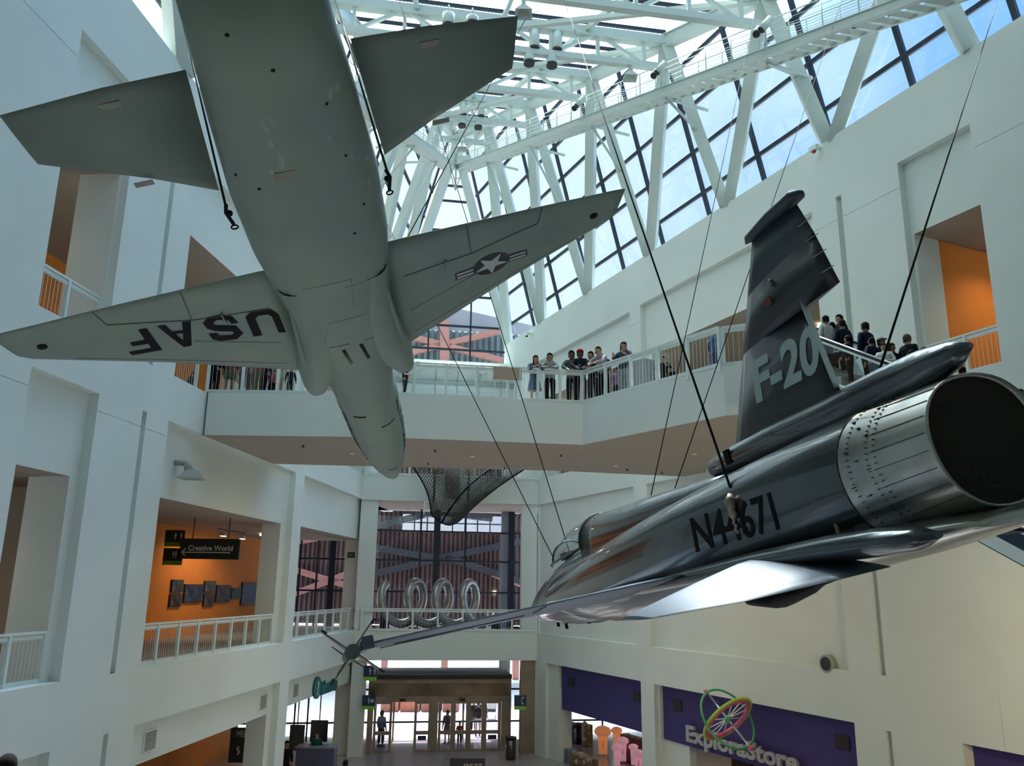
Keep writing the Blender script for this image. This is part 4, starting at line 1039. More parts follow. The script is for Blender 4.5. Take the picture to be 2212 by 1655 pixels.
cable(T2W(V((4.8, 0, 1.15))), roof_pt((1160, -5), 20.0), .012, 'thin cable from the grey jet back crossing the far skylight')
cable(T2W(V((-1.5, .84, -.10))), roof_pt((374, -40), 12.5), .014, 'dark cable along the left edge of the grey jet tail')
cable(T2W(V((-1.5, -.84, -.10))), roof_pt((712, -40), 12.5), .014, 'dark cable along the right edge of the grey jet tail')
# ------------------------------------------------------------------ railings
def railing(a, b, label, n=4, group=None, h=1.08, wires=True, fat=(), zb=.06, spacing=.13):
    """a, b at floor level"""
    a, b = V(a), V(b); root = thing('railing', a, label, 'railing', group)
    d = (b - a).normalized(); L_ = (b - a).length; nrm = d.cross(Z).normalized()
    mb = MB(); mb.bar(a + Z * h, b + Z * h, .09, .05); mb.bar(a + Z * (h - .09), b + Z * (h - .09), .03, .08); part(mb, 'hand_rail', M['rail'], root)
    mb = MB(); mb.bar(a + Z * zb, b + Z * zb, .05, .10); part(mb, 'bottom_rail', M['rail'], root)
    for i in range(n + 1):
        p = a + d * (L_ * i / n); w = .085
        mb = MB(); mb.bar(p - Z * .12, p + Z * h, w, w * (2.2 if i in fat else 1), nrm); part(mb, 'post', M['rail'], root)
    if wires:
        mb = MB(); k = int(L_ / spacing)
        for i in range(1, k):
            p = a + d * (L_ * i / k); mb.bar(p + Z * zb, p + Z * (h - .1), .007, .007, nrm)
        o = part(mb, 'wire_bars', M['rail'], root)
        mb = MB(); o_ = []
        for i in range(k):                                           # wavy wire loops under the hand rail
            for t in range(4):
                u = (i + t / 4) / k; o_.append(a + d * (L_ * u) + Z * (h - .135 - .02 * math.sin(t / 4 * math.pi)))
        mb.tube(o_, .010, 4); part(mb, 'wire_loops', M['rail'], root)
    return root
z3 = Z * Z3; z2v = Z * Z2
bi = V((0.0, .10, 0))
railing(B[0] + bi + z3, B[1] + bi + z3, 'white railing on the bridge left of the grey jet nose', 5)
k1 = B[1].lerp(B[2], .86)
railing(B[1] + bi + z3, B[1].lerp(B[2], .62) + bi + z3, 'white railing in the middle of the bridge behind the grey jet nose', 4)
railing(B[1].lerp(B[2], .66) + bi + z3, B[2] + bi + z3, 'white railing of the bridge in front of the girl in the blue dress', 3, fat=(3,))
railing(B[2] + bi + z3, B[3] + V((-.05, .1, 0)) + z3, 'long white railing on the angled right part of the bridge', 5)
railing(B[3] + V((.05, .1, 0)) + z3, B[4] + V((.05, .1, 0)) + z3, 'short white railing return at the escalator landing', 1)
# gallery openings
railing(Lw(-21.25, Z2, .3), Lw(-11.4, Z2, .3), 'white railing of the middle gallery below the hanging direction sign', 8)
railing(Lw(-9.75, Z2, .3), Lw(.2, Z2, .3), 'white railing of the farthest opening in the left wall, middle level', 8)
railing(Lw(-28.5, Z2, .3), Lw(-25.0, Z2, .3), 'white railing at the lower left edge of the photo', 3)
railing(Lw(-27.25, Z3, .3), Lw(-24.75, Z3, .3), 'white railing of the upper left doorway above the grey wing tip', 2)
railing(Lw(-21.25, Z3, .3), Lw(-19.4, Z3, .3), 'short white railing left of the bridge under the grey wing', 1)
railing(Rw(-26.85, Z3, .3), Rw(-24.55, Z3, .3), 'white railing of the upper orange doorway in the right wall', 2)
railing(Fw(-9.0, Z2, -.02), Fw(-.05, Z2, -.02), 'white railing of the far middle balcony', 7)
railing(Fw(-9.2, Z3, -.02), Fw(-.05, Z3, -.02), 'white railing of the far upper balcony seen under the bridge', 8)

# ------------------------------------------------------------------ escalator with its riders' steps
DE = adir(AZR) * -1; NE = NR * -1                                   # downhill horizontally / away from the hall centre
E0 = V((6.22, 20.40, Z3)); sl = math.tan(math.radians(30)); W_E = 1.5
def Ep(s, z, w=0): p = E0 + DE * s + NE * w; return V((p.x, p.y, Z3 - max(0, s - .6) * sl + z))
LEN = .6 + (Z3 - Z2) / sl
esc = thing('escalator', Ep(0, 0), 'escalator descending beside the right wall behind the dark jet', 'escalator')
M['esc_dark'] = mat('escalator_glass_dark', (.02, .05, .08), .15, metal=.3)
M['esc_pale'] = mat('escalator_cladding', (.58, .66, .64), .4)
for w in (0, W_E):
    for za, zb_, nm, mm in ((-1.85, -1.58, 'truss_band', 'esc_pale'), (-1.58, -1.29, 'dark_band', 'esc_dark'), (-1.29, -1.13, 'middle_band', 'esc_pale'), (-1.13, -.35, 'dark_panel', 'esc_dark'), (-.35, .02, 'skirt_panel', 'esc_pale')):
        mb = MB(); mb.prism([Ep(.6, za, w), Ep(LEN, za, w), Ep(LEN, zb_, w), Ep(.6, zb_, w)], NE * .06); part(mb, nm, M[mm], esc)
    mb = MB(); mb.prism([Ep(.6, .02, w), Ep(LEN, .02, w), Ep(LEN, .92, w), Ep(.6, .92, w)], NE * .015); part(mb, 'balustrade_glass', M['glass'], esc)
    mb = MB(); mb.tube([Ep(-.2, .96, w), Ep(.6, .98, w), Ep(LEN, .98, w)], .045, 10); part(mb, 'hand_rail', M['dark'], esc)
    mb = MB(); mb.bar(Ep(.6, .90, w), Ep(LEN, .90, w), .07, .05); part(mb, 'rail_trim', M['rail'], esc)
mb = MB(); mb.prism([Ep(.6, -1.87, 0), Ep(LEN, -1.87, 0), Ep(LEN, -1.85, 0), Ep(.6, -1.85, 0)], NE * W_E); part(mb, 'underside', M['esc_dark'], esc)
ns = int((LEN - .6) / .4)
mb = MB()
for i in range(ns):
    s_ = .6 + i * .4; p = E0 + DE * s_ + NE * .2; zt = Z3 - (s_ - .6) * sl
    mb.frame(V((p.x, p.y, zt - .24)), DE * .4, NE * (W_E - .4), Z * .22)
part(mb, 'steps', M['vent'], esc)
def esc_floor(s): return Z3 - max(0, math.floor((s - .6) / .4)) * .4 * sl - .02 if s > .6 else Z3
mb = MB(); mb.frame(V((9, -9, Z2 - .4)), V((16, 0, 0)), V((0, 15.5, 0)), Z * .4); struct(mb, 'floor_middle_right', M['floor2'])

# ------------------------------------------------------------------ purple store front, signs, vents
def rpanel(s0, s1, z0, z1, d, m, name='trim', th=.12):
    mb = MB(); mb.frame(Rw(s0, z0, d), DR * (s1 - s0), -NR * th, Z * (z1 - z0)); return mb
for i, (s0, s1, z1, lab) in enumerate(((-9.7, -2.1, -3.62, 'purple fascia panel of the store nearest the entrance'), (-20.95, -10.8, -3.62, 'long purple fascia panel behind the store lettering'), (-34, -24.5, -3.62, 'purple fascia panel at the lower right corner'))):
    t = thing('store_fascia', Rw(s0, -5.66, .35), lab, 'sign board')
    part(rpanel(s0, s1, -5.66, z1, .35, None), 'fascia_board', M['purple'], t)
    for s_ in ((s0 + .8, s1 - 1.0) if i < 2 else ()):
        mb = MB(); mb.frame(Rw(s_ - .28, -4.5, .34), DR * .56, -NR * -.03, Z * .38); part(mb, 'speaker_grille', M['black'], t)
mb = MB(); mb.frame(Rw(-2.0, -8.05, .3), DR * 1.0, -NR * .5, Z * 4.5); struct(mb, 'wall_right_ground_pier', M['stucco'])
mb = MB(); mb.frame(Rw(-2.1, -4.75, .3), DR * 1.2, -NR * .4, Z * 1.15); struct(mb, 'trim_4', M['stucco'])
mb = MB(); mb.frame(Rw(-10.8, -8.05, .4), DR * -1.6, -NR * .3, Z * 2.45); struct(mb, 'wall_right_ground_store', M['stucco'])
panel('wall_right_store_back', Rw, -34, 3, Z1, -3.6, 9.0, M['stucco'])
# Explora Store letters
q0, q1 = Rs((1490, 1590), .25), Rs((1728, 1655), .25)
xs = DR * -1                                                          # reading direction runs towards the viewer
zt_ = Rs((1487, 1565), .25)[1]; zb_ = Rs((1490, 1600), .25)[1]
s_start = Rs((1488, 1590), .25)[0]; s_end = Rs((1731, 1650), .25)[0]
sg = thing('store_sign', Rw(s_start, zb_, .2), 'grey raised store lettering ExploraStore on the purple panel', 'sign')
capS = abs(zt_ - zb_) / .73
word = 'ExploraStore'; vs, fs = text_mesh(word, capS, .05, .02); tot = max(v.x for v in vs); k = (s_start - s_end) / tot
cu_x = 0
def char_adv(prefix): vs_, _ = text_mesh(prefix, capS); return max(v.x for v in vs_)
for i, ch in enumerate(word):
    vs, fs = text_mesh(ch, capS, .05, .025); w_ = char_adv(word[:i + 1]); x_ = w_ - max(v.x for v in vs)
    mb = MB(); mb.add([Rw(s_start, zb_, .16) + xs * ((v.x + x_) * k) + Z * v.y + NR * v.z for v in vs], fs); o = part(mb, 'letter', M['grey_letter'], sg)
# gyroscope emblem over the letters
gc = on_plane((1572, 1553), Rw(0, 0, -1.05), NR)
gy = thing('gyroscope_emblem', gc, 'large toy gyroscope emblem with green and pink rings over the store letters', 'emblem')
def bas(px): return on_plane(px, Rw(0, 0, -1.05), NR) - gc
ax_ = (bas((1620, 1615)) - bas((1524, 1494)))
def ring_mb(u, v, n, r, a=1, b_=1):
    mb = MB(); mb.tube([gc + u * a * math.cos(t / 40 * 6.2832) + v * b_ * math.sin(t / 40 * 6.2832) for t in range(41)], r, 8, cap=False); return mb
M['lime'] = mat('lime_plastic', (.38, .62, .06), .4); M['green_t'] = mat('green_tube', (.08, .36, .16), .4); M['pink'] = mat('pink_plastic', (.62, .10, .22), .4)
ua = ax_.normalized(); vw = (V((0, 0, 0)) - gc).normalized(); ub = vw.cross(ua).normalized(); L_ax = ax_.length
mb = MB(); mb.tube([gc - ua * L_ax * .5, gc + ua * L_ax * .5], .035, 10); part(mb, 'axle', M['chrome'], gy)
for s_ in (-.5, .5):
    mb = MB(); mb.ball(gc + ua * L_ax * s_, .09); part(mb, 'axle_knob', M['pink'], gy)
RG = L_ax * .36
uap = (ua - vw * ua.dot(vw)).normalized(); nd_ = (uap * .93 + vw * .38).normalized(); e1_ = nd_.cross(vw).normalized(); e2_ = nd_.cross(e1_)
ng_ = (ub * .72 + vw * .66).normalized(); g1_ = ng_.cross(vw).normalized(); g2_ = ng_.cross(g1_)
part(ring_mb(g1_ * RG * 1.08, g2_ * RG * 1.08, None, .04), 'green_ring', M['green_t'], gy)
part(ring_mb(e1_ * RG, e2_ * RG, None, .05), 'lime_ring', M['lime'], gy)
part(ring_mb(e1_ * RG * .88, e2_ * RG * .88, None, .07), 'pink_ring', M['pink'], gy)
mb = MB()
for t in range(12):
    a = t / 12 * 6.283; mb.tube([gc, gc + (e1_ * math.cos(a) + e2_ * math.sin(a)) * RG * .86], .018, 6)
part(mb, 'spokes', M['sign_white'], gy)
mb = MB(); mb.ball(gc, .13); part(mb, 'hub', M['green_t'], gy)
# loudspeaker on the recess ledge
q = on_plane((1790, 1434), Rw(0, 0, .1), NR); sp_ = thing('round_loudspeaker', q, 'small round grey loudspeaker on the right wall above the store', 'loudspeaker')
mb = MB(); mb.tube([q - NR * .05, q + NR * .12], .26, 24); part(mb, 'housing', M['vent'], sp_)
mb = MB(); mb.tube([q + NR * .10, q + NR * .15], [.22, .18], 20); part(mb, 'grille', M['dark'], sp_)
# vents on the left recess band
for px, lab in (((322, 1600), 'grey wall vent lowest on the left wall'), ((567, 1517), 'grey wall vent above the banner opening'), ((637, 1492), 'grey wall vent left of the teal lettering'), ((756, 1450), 'grey wall vent behind the missile tail fin')):
    q = on_plane(px, Lw(0, 0, .25), NL)
    v = thing('wall_vent', q, lab, 'vent', None)
    mb = MB(); mb.frame(q - DL * .33 - Z * .28 - NL * .01, DL * .66, NL * .05, Z * .56); part(mb, 'frame', M['stucco'], v)
    mb = MB()
    for i in range(9): mb.frame(q - DL * .28 - Z * (.22 - i * .052) + NL * .04, DL * .56, NL * .02, Z * .03)
    mb.frame(q - DL * .28 - Z * .24 + NL * .035, DL * .56, NL * .008, Z * .48); part(mb, 'louvers', M['vent'], v)
# Information sign
q = on_plane((684, 1486), Lw(0, 0, .2), NL); inf = thing('information_sign', q, 'teal Information lettering with a round question mark on the left wall', 'sign')
ic = q
mb = MB(); mb.tube([ic - NL * .02, ic + NL * .06], .46, 28); part(mb, 'round_badge', M['teal'], inf)
vs, fs = text_mesh('?', .75, .0, .03); mb = MB(); cx_ = (min(v.x for v in vs) + max(v.x for v in vs)) / 2
mb.add([ic + NL * .075 + DL * (v.x - cx_) + Z * (v.y - .26) for v in vs], fs); part(mb, 'question_mark', M['stucco'], inf)
a_, b_ = on_plane((693, 1490), Lw(0, 0, .15), NL), on_plane((727, 1482), Lw(0, 0, .15), NL)
vs, fs = text_mesh('Information', .72, .04, .04); x0, x1 = min(v.x for v in vs), max(v.x for v in vs); kk = (b_ - a_).dot(DL) / (x1 - x0)
mb = MB(); mb.add([a_ + DL * ((v.x - x0) * kk) + Z * (v.y - .2) + NL * v.z for v in vs], fs); part(mb, 'lettering', M['teal'], inf)
# signs that hang or project
def board(name, px0, px1, depth_pt, n, label, m_top, m_bot=None, frac=.25, th=.08):
    a = on_plane(px0, depth_pt, n); c_ = on_plane(px1, depth_pt, n); x = (c_ - a); x.z = 0; w_ = x.length; x.normalize(); h_ = a.z - c_.z
    t = thing(name, a, label, 'sign'); o = V((a.x, a.y, c_.z))
    if m_bot:
        mb = MB(); mb.frame(o + Z * h_ * frac, x * w_, -n * th, Z * h_ * (1 - frac)); part(mb, 'panel', m_top, t)
        mb = MB(); mb.frame(o, x * w_, -n * th, Z * h_ * frac); part(mb, 'green_strip', m_bot, t)
    else:
        mb = MB(); mb.frame(o, x * w_, -n * th, Z * h_); part(mb, 'panel', m_top, t)
    return t, o, x, w_, h_
nC = V((0, -1, 0))
M['sign_dark'] = mat('sign_black_green', (.006, .014, .012), .35)
M['ink_white'] = mat('sign_letter_grey', (.45, .47, .46), .5)
dp = Lw(-14, 0, 3.2)
t, o, x, w_, h_ = board('direction_sign', (391, 1163), (515, 1209), dp, nC, 'black hanging sign reading Creative World with a left arrow', M['sign_dark'])
put_text('Creative World', h_ * .36, o + x * w_ * .14 + Z * h_ * .42 + nC * .01, x, Z, 'lettering', M['ink_white'], world=t, off=.006, width=w_ * .75)
mb = MB(); mb.frame(o + x * w_ * .05 + Z * h_ * .30 + nC * .012, x * w_ * .80, nC * .01, Z * h_ * .05)
for sg_ in (1, -1): mb.bar(o + x * w_ * .04 + Z * h_ * .325 + nC * .02, o + x * w_ * .10 + Z * h_ * (.325 + .17 * sg_) + nC * .02, .035, .02, nC)
part(mb, 'arrow', M['ink_white'], t)
mb = MB(); mb.tube([o + x * w_ * .2 + Z * h_, o + x * w_ * .2 + Z * (2.35 - o.z)], .02, 6); mb.tube([o + x * w_ * .8 + Z * h_, o + x * w_ * .8 + Z * (2.35 - o.z)], .02, 6); part(mb, 'hanger', M['dark'], t)
def pict(t, o, x, w_, h_, cx, cz, s, n=nC):
    """white standing figure pictogram"""
    c = o + x * w_ * cx + Z * h_ * cz + n * .012; mb = MB()
    mb.add([c + Z * s * .42 + x * s * .09 * math.cos(k / 12 * 6.283) + Z * s * .09 * math.sin(k / 12 * 6.283) for k in range(12)], [tuple(range(12))])
    mb.add([c + x * s * u + Z * s * v for u, v in ((-.12, .30), (.12, .30), (.16, -.02), (.08, -.02), (.06, -.45), (-.06, -.45), (-.08, -.02), (-.16, -.02))], [tuple(range(8))])
    return part(mb, 'pictogram', M['ink_white'], t)
for (p0_, p1_, lab, kind) in (((358, 1145), (396, 1181), 'small black and green restroom sign left of the direction sign', 'wc'), ((354, 1184), (391, 1221), 'small black and green lift sign below the restroom sign', 'lift')):
    t, o, x, w_, h_ = board('projecting_sign', p0_, p1_, dp + V((0, .3, 0)), nC, lab, M['sign_dark'], mat('dim_green', (.10, .2, .02), .5))
    pict(t, o, x, w_, h_, .55, .62, h_ * .45); pict(t, o, x, w_, h_, .85 if kind == 'wc' else .68, .62, h_ * .45)
for (p0_, p1_, lab, kind) in (((786, 1438), (813, 1471), 'dark blue and green restroom sign at the left corner of the entrance', 'wc'), ((783, 1502), (810, 1533), 'dark blue and green help desk sign left of the glass doors', 'desk'), ((1111, 1502), (1137, 1534), 'dark blue and green telephone sign right of the glass doors', 'tel')):
    pp = Fw(-9, 0, -.3)
    t, o, x, w_, h_ = board('projecting_sign', p0_, p1_, pp, nC, lab, M['sign_blue'], M['sign_green'])
    if kind == 'wc': pict(t, o, x, w_, h_, .5, .62, h_ * .5); pict(t, o, x, w_, h_, .85, .62, h_ * .5)
    elif kind == 'desk': pict(t, o, x, w_, h_, .5, .60, h_ * .45); mb = MB(); mb.frame(o + x * w_ * .62 + Z * h_ * .5 + nC * .012, x * w_ * .28, nC * .005, Z * h_ * .22); part(mb, 'pictogram', M['ink_white'], t)
    else:
        c = o + x * w_ * .68 + Z * h_ * .62 + nC * .02; mb = MB(); mb.tube([c + x * w_ * .10 * (1 if k in (0, 8) else math.cos((k - 4) / 4 * 1.45) * -1 + .2) + Z * h_ * .24 * (k - 4) / 4 for k in range(9)], [.045] * 2 + [.025] * 5 + [.045] * 2, 6); part(mb, 'pictogram', M['ink_white'], t)
t, o, x, w_, h_ = board('exit_sign', (751, 1193), (766, 1205), Lw(.1, 0, 1.2), nC, 'small dark EXIT sign on the pale pier left of the far window', M['sign_dark'])
put_text('EXIT', h_ * .8, o + x * w_ * .1 + Z * h_ * .2 + nC * .01, x, Z, 'lettering', M['sign_green'], world=t, width=w_ * .8)
t, o, x, w_, h_ = board('banner', (499, 1572), (533, 1648), Lw(-8.5, 0, 3.8), nC, 'dark vertical banner with large white letters under the left wall band', mat('banner_green_black', (.02, .035, .03), .5, var=.5, scale=4))
put_text('MEM', h_ * .26, o + x * w_ * .34 + Z * h_ * .74 + nC * .01, x, Z, 'lettering', M['ink_white'], world=t, off=.01, width=w_ * .62)
mb = MB(); c = o + x * w_ * .5 + Z * h_ * .35 + nC * .012; mb.add([c + x * w_ * .28 * math.cos(k / 20 * 6.283) + Z * h_ * .17 * math.sin(k / 20 * 6.283) for k in range(20)], [tuple(range(20))]); part(mb, 'dark_disc', M['black'], t)
mb = MB(); mb.tube([c + nC * .02 + Z * h_ * .12, c + nC * .02 - x * w_ * .06 + Z * h_ * .03, c + nC * .02 + x * w_ * .05 - Z * h_ * .03, c + nC * .02 - x * w_ * .02 - Z * h_ * .12], .05, 6); part(mb, 'pale_squiggle', M['ink_white'], t)

# pictures on the orange wall
def picture(px0, px1, label, cols, d=5.5, W=Lw, n=NL, dd=DL):
    a, c_ = on_plane(px0, W(0, 0, d - .08), n), on_plane(px1, W(0, 0, d - .08), n)
    w_ = (c_ - a).dot(dd); o = V((a.x, a.y, c_.z)); h_ = a.z - c_.z
    t = thing('framed_picture', a, label, 'picture', 'framed pictures on the orange gallery wall')
    mb = MB(); mb.frame(o, dd * w_, -n * .08, Z * h_); part(mb, 'frame', M['black'], t)
    b = min(abs(w_), h_) * .07 * (1 if w_ > 0 else -1)
    mb = MB(); mb.frame(o + dd * b + Z * abs(b) + n * .004, dd * (w_ - 2 * b), n * .003, Z * (h_ - 2 * abs(b))); part(mb, 'print', mat('print', tuple(v * .6 for v in cols[0]), .6, col2=tuple(v * .6 for v in cols[1]), var=.5, scale=3.5), t)
PC = [((373, 1252), (395, 1280), 'small framed picture, upper left of the orange gallery wall', ((.16, .17, .15), (.02, .03, .03))),
      ((369, 1284), (391, 1311), 'small framed picture, lower left of the orange gallery wall', ((.20, .15, .13), (.01, .01, .01))),
      ((401, 1262), (437, 1301), 'widest framed picture on the orange gallery wall, dark figure on blue', ((.10, .16, .34), (.01, .02, .04))),
      ((444, 1255), (465, 1280), 'small framed picture, upper one right of the widest picture', ((.22, .24, .20), (.06, .07, .05))),
      ((442, 1283), (462, 1309), 'small framed picture, lower one right of the widest picture', ((.28, .16, .15), (.03, .02, .03))),
      ((470, 1264), (497, 1301), 'upright framed dark picture in the middle right of the orange wall', ((.16, .12, .07), (.03, .03, .03))),
      ((502, 1270), (520, 1294), 'smallest framed picture on the orange gallery wall', ((.10, .15, .13), (.05, .04, .02))),
      ((525, 1258), (557, 1307), 'tall blue picture with a black semicircle, rightmost on the orange wall', ((.13, .17, .30), (.10, .13, .24)))]
for p in PC: picture(*p)
picture((0, 1232), (38, 1350), 'large dark picture on the orange wall at the left edge', ((.10, .10, .09), (.005, .005, .005)))
t, o_, x_, w_, h_ = board('doorway_dark_sheet', (100, 330), (152, 552), Lw(0, 0, 5.2), NL, 'black sheet added for the dark inside the upper left doorway', M['black'])  # black sheet stands in for the unlit interior of the doorway
# track light in the gallery ceiling and lit lamps (real light for the gallery)
def lamp_light(p, e, col=(1, .72, .42), size=.3, spot=None, aim=None):
    l = bpy.data.lights.new('gallery_or_fill_light', 'SPOT' if spot else 'AREA'); l.energy = e; l.color = col
    if spot: l.spot_size = math.radians(spot); l.spot_blend = .8; l.shadow_soft_size = .1
    else: l.size = size
    o = bpy.data.objects.new('gallery_or_fill_light', l); C.objects.link(o); o.location = p
    if aim is not None: o.rotation_euler = (V(p) - V(aim)).to_track_quat('Z', 'Y').to_euler()
    return o
p = on_plane((497, 1140), Lw(0, 0, 3.6), NL); p.z = 2.1
tl_ = thing('track_light', p, 'ceiling track with two small spotlights above the orange wall', 'lamp')
mb = MB(); mb.bar(p - DL * 1.2 + Z * .15, p + DL * 1.6 + Z * .15, .05, .05); part(mb, 'track', M['dark'], tl_)
for u in (-.6, 1.4):
    c = p + DL * u - Z * .05; mb = MB(); mb.box(c, .35, .18, .12, DL, NL); part(mb, 'lamp_head', M['white_metal'], tl_)
    mb = MB(); mb.box(c - Z * .07, .3, .14, .02, DL, NL); part(mb, 'lit_lens', M['lamp'], tl_)
    lamp_light(c - Z * .12, 120, spot=130, aim=Lw((c - PL).dot(DL), -.6, 5.5))
for s_, z_, d_, e in ((-18, 2.25, 3.2, 60), (-26, 2.25, 3, 60), (-5, 2.25, 3.5, 40), (-16, -4.75, 3.0, 80), (-27, -4.75, 3.0, 60), (-4, -4.75, 3, 50), (-18, 10.1, 3.0, 80), (-26, 10.1, 3, 50)):
    q = Lw(s_, z_, d_); t = thing('downlight_or_fill', q, None, 'lamp', 'small recessed ceiling downlights'); t['label'] = 'small recessed downlight in a gallery ceiling'
    mb = MB(); mb.tube([q, q + Z * .08], .12, 14); part(mb, 'lens', M['lamp'], t); lamp_light(q - Z * .05, e, spot=140, aim=q - Z * 3)
for s_, z_, d_, e in ((-26, 10.1, 3.0, 140), (-17, 10.1, 4.0, 160), (-13, 10.1, 4.0, 160), (-5, 10.1, 4.0, 80), (-16, -3.9, 4.0, 300), (-6, -3.9, 5.0, 200)):
    q = Rw(s_, z_, d_); t = thing('downlight_or_fill', q, None, 'lamp', 'small recessed ceiling downlights'); t['label'] = 'small recessed downlight in a gallery ceiling'
    mb = MB(); mb.tube([q, q + Z * .08], .12, 14); part(mb, 'lens', M['lamp'], t); lamp_light(q - Z * .05, e, spot=140, aim=q - Z * 3)
for s_ in (7.5, 10.5):  # unseen warm lamps added here to tint the lower right wall
    q = Ep(s_, -1.95, W_E * .5); t = thing('added_fill_light', q, None, 'lamp', 'fill lights added under the escalator'); t['label'] = 'small fill light added under the escalator, out of view'
    mb = MB(); mb.box(q, .3, .2, .12); part(mb, 'housing', M['vent'], t); mb = MB(); mb.box(q - Z * .07, .26, .16, .02); part(mb, 'lit_lens', M['lamp'], t)
    lamp_light(q - Z * .15, 600, (1, .74, .36), spot=150, aim=Rw(-20, -3, 0))
# bridge soffit: sprinkler heads, then warm fill lamps added to tint the lower hall
for px in ((940, 972), (1212, 982), (655, 962), (1355, 1013), (1430, 1020), (925, 1000), (1090, 1010)):
    q = at_z(px, 4.395)
    t = thing('soffit_sprinkler', q, 'tiny dark sprinkler head on the brown bridge soffit', 'sprinkler', 'sprinkler heads on the bridge soffit')
    mb = MB(); mb.tube([q, q - Z * .05], .025, 10); mb.tube([q - Z * .05, q - Z * .07], .05, 10); part(mb, 'sprinkler_head', M['dark'], t)
for px in ((760, 978), (1020, 985), (1330, 1005), (1500, 980)):
    q = at_z(px, 4.395); t = thing('downlight_or_fill', q, None, 'lamp', 'warm fill lamps added to the bridge soffit'); t['label'] = 'small fill lamp added in the brown soffit of the bridge'
    mb = MB(); mb.tube([q, q - Z * .03], .09, 14); part(mb, 'lens', M['rail'], t); lamp_light(q - Z * .08, 220, (1, .80, .48), spot=165, aim=q - Z * 3)
# lamp box on the recess of the left wall, camera dots
q = on_plane((385, 1000), Lw(0, 0, .15), NL); t = thing('wall_floodlight', q, 'grey floodlight fixed to the left wall under the recess', 'lamp')
mb = MB(); mb.tube([q - NL * .1, q + NL * .25, q + NL * .35 - Z * .25], [.08, .10, .14], 10); part(mb, 'arm', M['vent'], t)
mb = MB(); c = q + NL * .45 - Z * .35; mb.add([c + V(v) for v in ((-.12, -.12, .15), (.12, -.12, .15), (.12, .12, .15), (-.12, .12, .15), (-.32, -.32, -.12), (.32, -.32, -.12), (.32, .32, -.12), (-.32, .32, -.12))], [(0, 1, 2, 3), (0, 1, 5, 4), (1, 2, 6, 5), (2, 3, 7, 6), (3, 0, 4, 7), (4, 5, 6, 7)]); part(mb, 'shade', M['vent'], t)
for px, P_, n_, lab in (((1147, 1143), Rw(0, 0, 0), NR, 'small white security camera on the far right corner'), ((1148, 722), Rw(0, 0, 0), NR, 'small white security camera on top of the right wall by the gable'), ((1772, 322), Rw(0, 0, 0), NR, 'small beige device with a red tag at the wall top under the struts')):
    q = on_plane(px, P_, n_); t = thing('wall_camera', q, lab, 'camera')
    mb = MB(); mb.box(q + n_ * .1, .1, .25, .08, DR, n_); part(mb, 'bracket', M['white_metal'], t)
    mb = MB(); mb.box(q + n_ * .28 - Z * .05, .34, .16, .16, DR, n_); part(mb, 'camera_body', M['rail'], t)
    mb = MB(); mb.box(q + n_ * .3 - Z * .16, .1, .1, .1, DR, n_); part(mb, 'lens', M['black'] if '1772' not in str(px) else mat('red_tag', (.4, .03, .04), .5), t)
# ------------------------------------------------------------------ entrance vestibule
VD = 0.95
def vs_(x, y=1550): return Fs((x, y), VD)[0]
def vz(y, x=950): return Fs((x, y), VD)[1]
ve = thing('entrance_vestibule', Fw(-5, Z1, VD), 'bronze entrance vestibule with sliding glass doors at the far end', 'vestibule')
sL, sR = vs_(793), vs_(1104)
zr = vz(1457)
def vbox(s0, s1, z0, z1, d0=VD, d1=VD + .12, name='frame', m='bronze', root=None):
    mb = MB(); mb.frame(Fw(s0, z0, d0), DF * (s1 - s0), -NF * (d1 - d0), Z * (z1 - z0)); return part(mb, name, M[m] if isinstance(m, str) else m, root or ve)
M['blue_roof'] = mat('pale_blue_roof', (.34, .43, .52), .8, var=.3, scale=1.5)
M['bronze_panel'] = mat('reflective_bronze_panel', (.26, .20, .14), .25, metal=.8, var=.6, scale=.9)
vbox(sL, sR, zr - .10, zr, VD - .05, FB, 'roof', 'blue_roof')
vbox(sL, sR, zr - .22, zr - .02, VD - .1, VD, 'roof_edge', 'black')
vbox(sL, sR, vz(1476), zr - .22, VD, VD + .2, 'fascia')
vbox(sL, sR, vz(1504), vz(1476), VD + .05, VD + .15, 'mirror_panel', 'bronze_panel')
vbox(sL, sR, vz(1516), vz(1504), VD, VD + .2, 'transom')
vbox(sL, vs_(806), Z1, vz(1516), VD, VD + .25, 'jamb'); vbox(vs_(1083), sR, Z1, vz(1516), VD, VD + .3, 'jamb')
vbox(vs_(931), vs_(946), Z1, vz(1516), VD, VD + .2, 'centre_mullion')
for s_ in (sL + .05, sR - .15): vbox(s_, s_ + .1, Z1, zr - .2, VD + .3, FB, 'side_wall')
zt, zm1, zm0, zb = vz(1516), vz(1579), vz(1587), vz(1620)
dn = 0
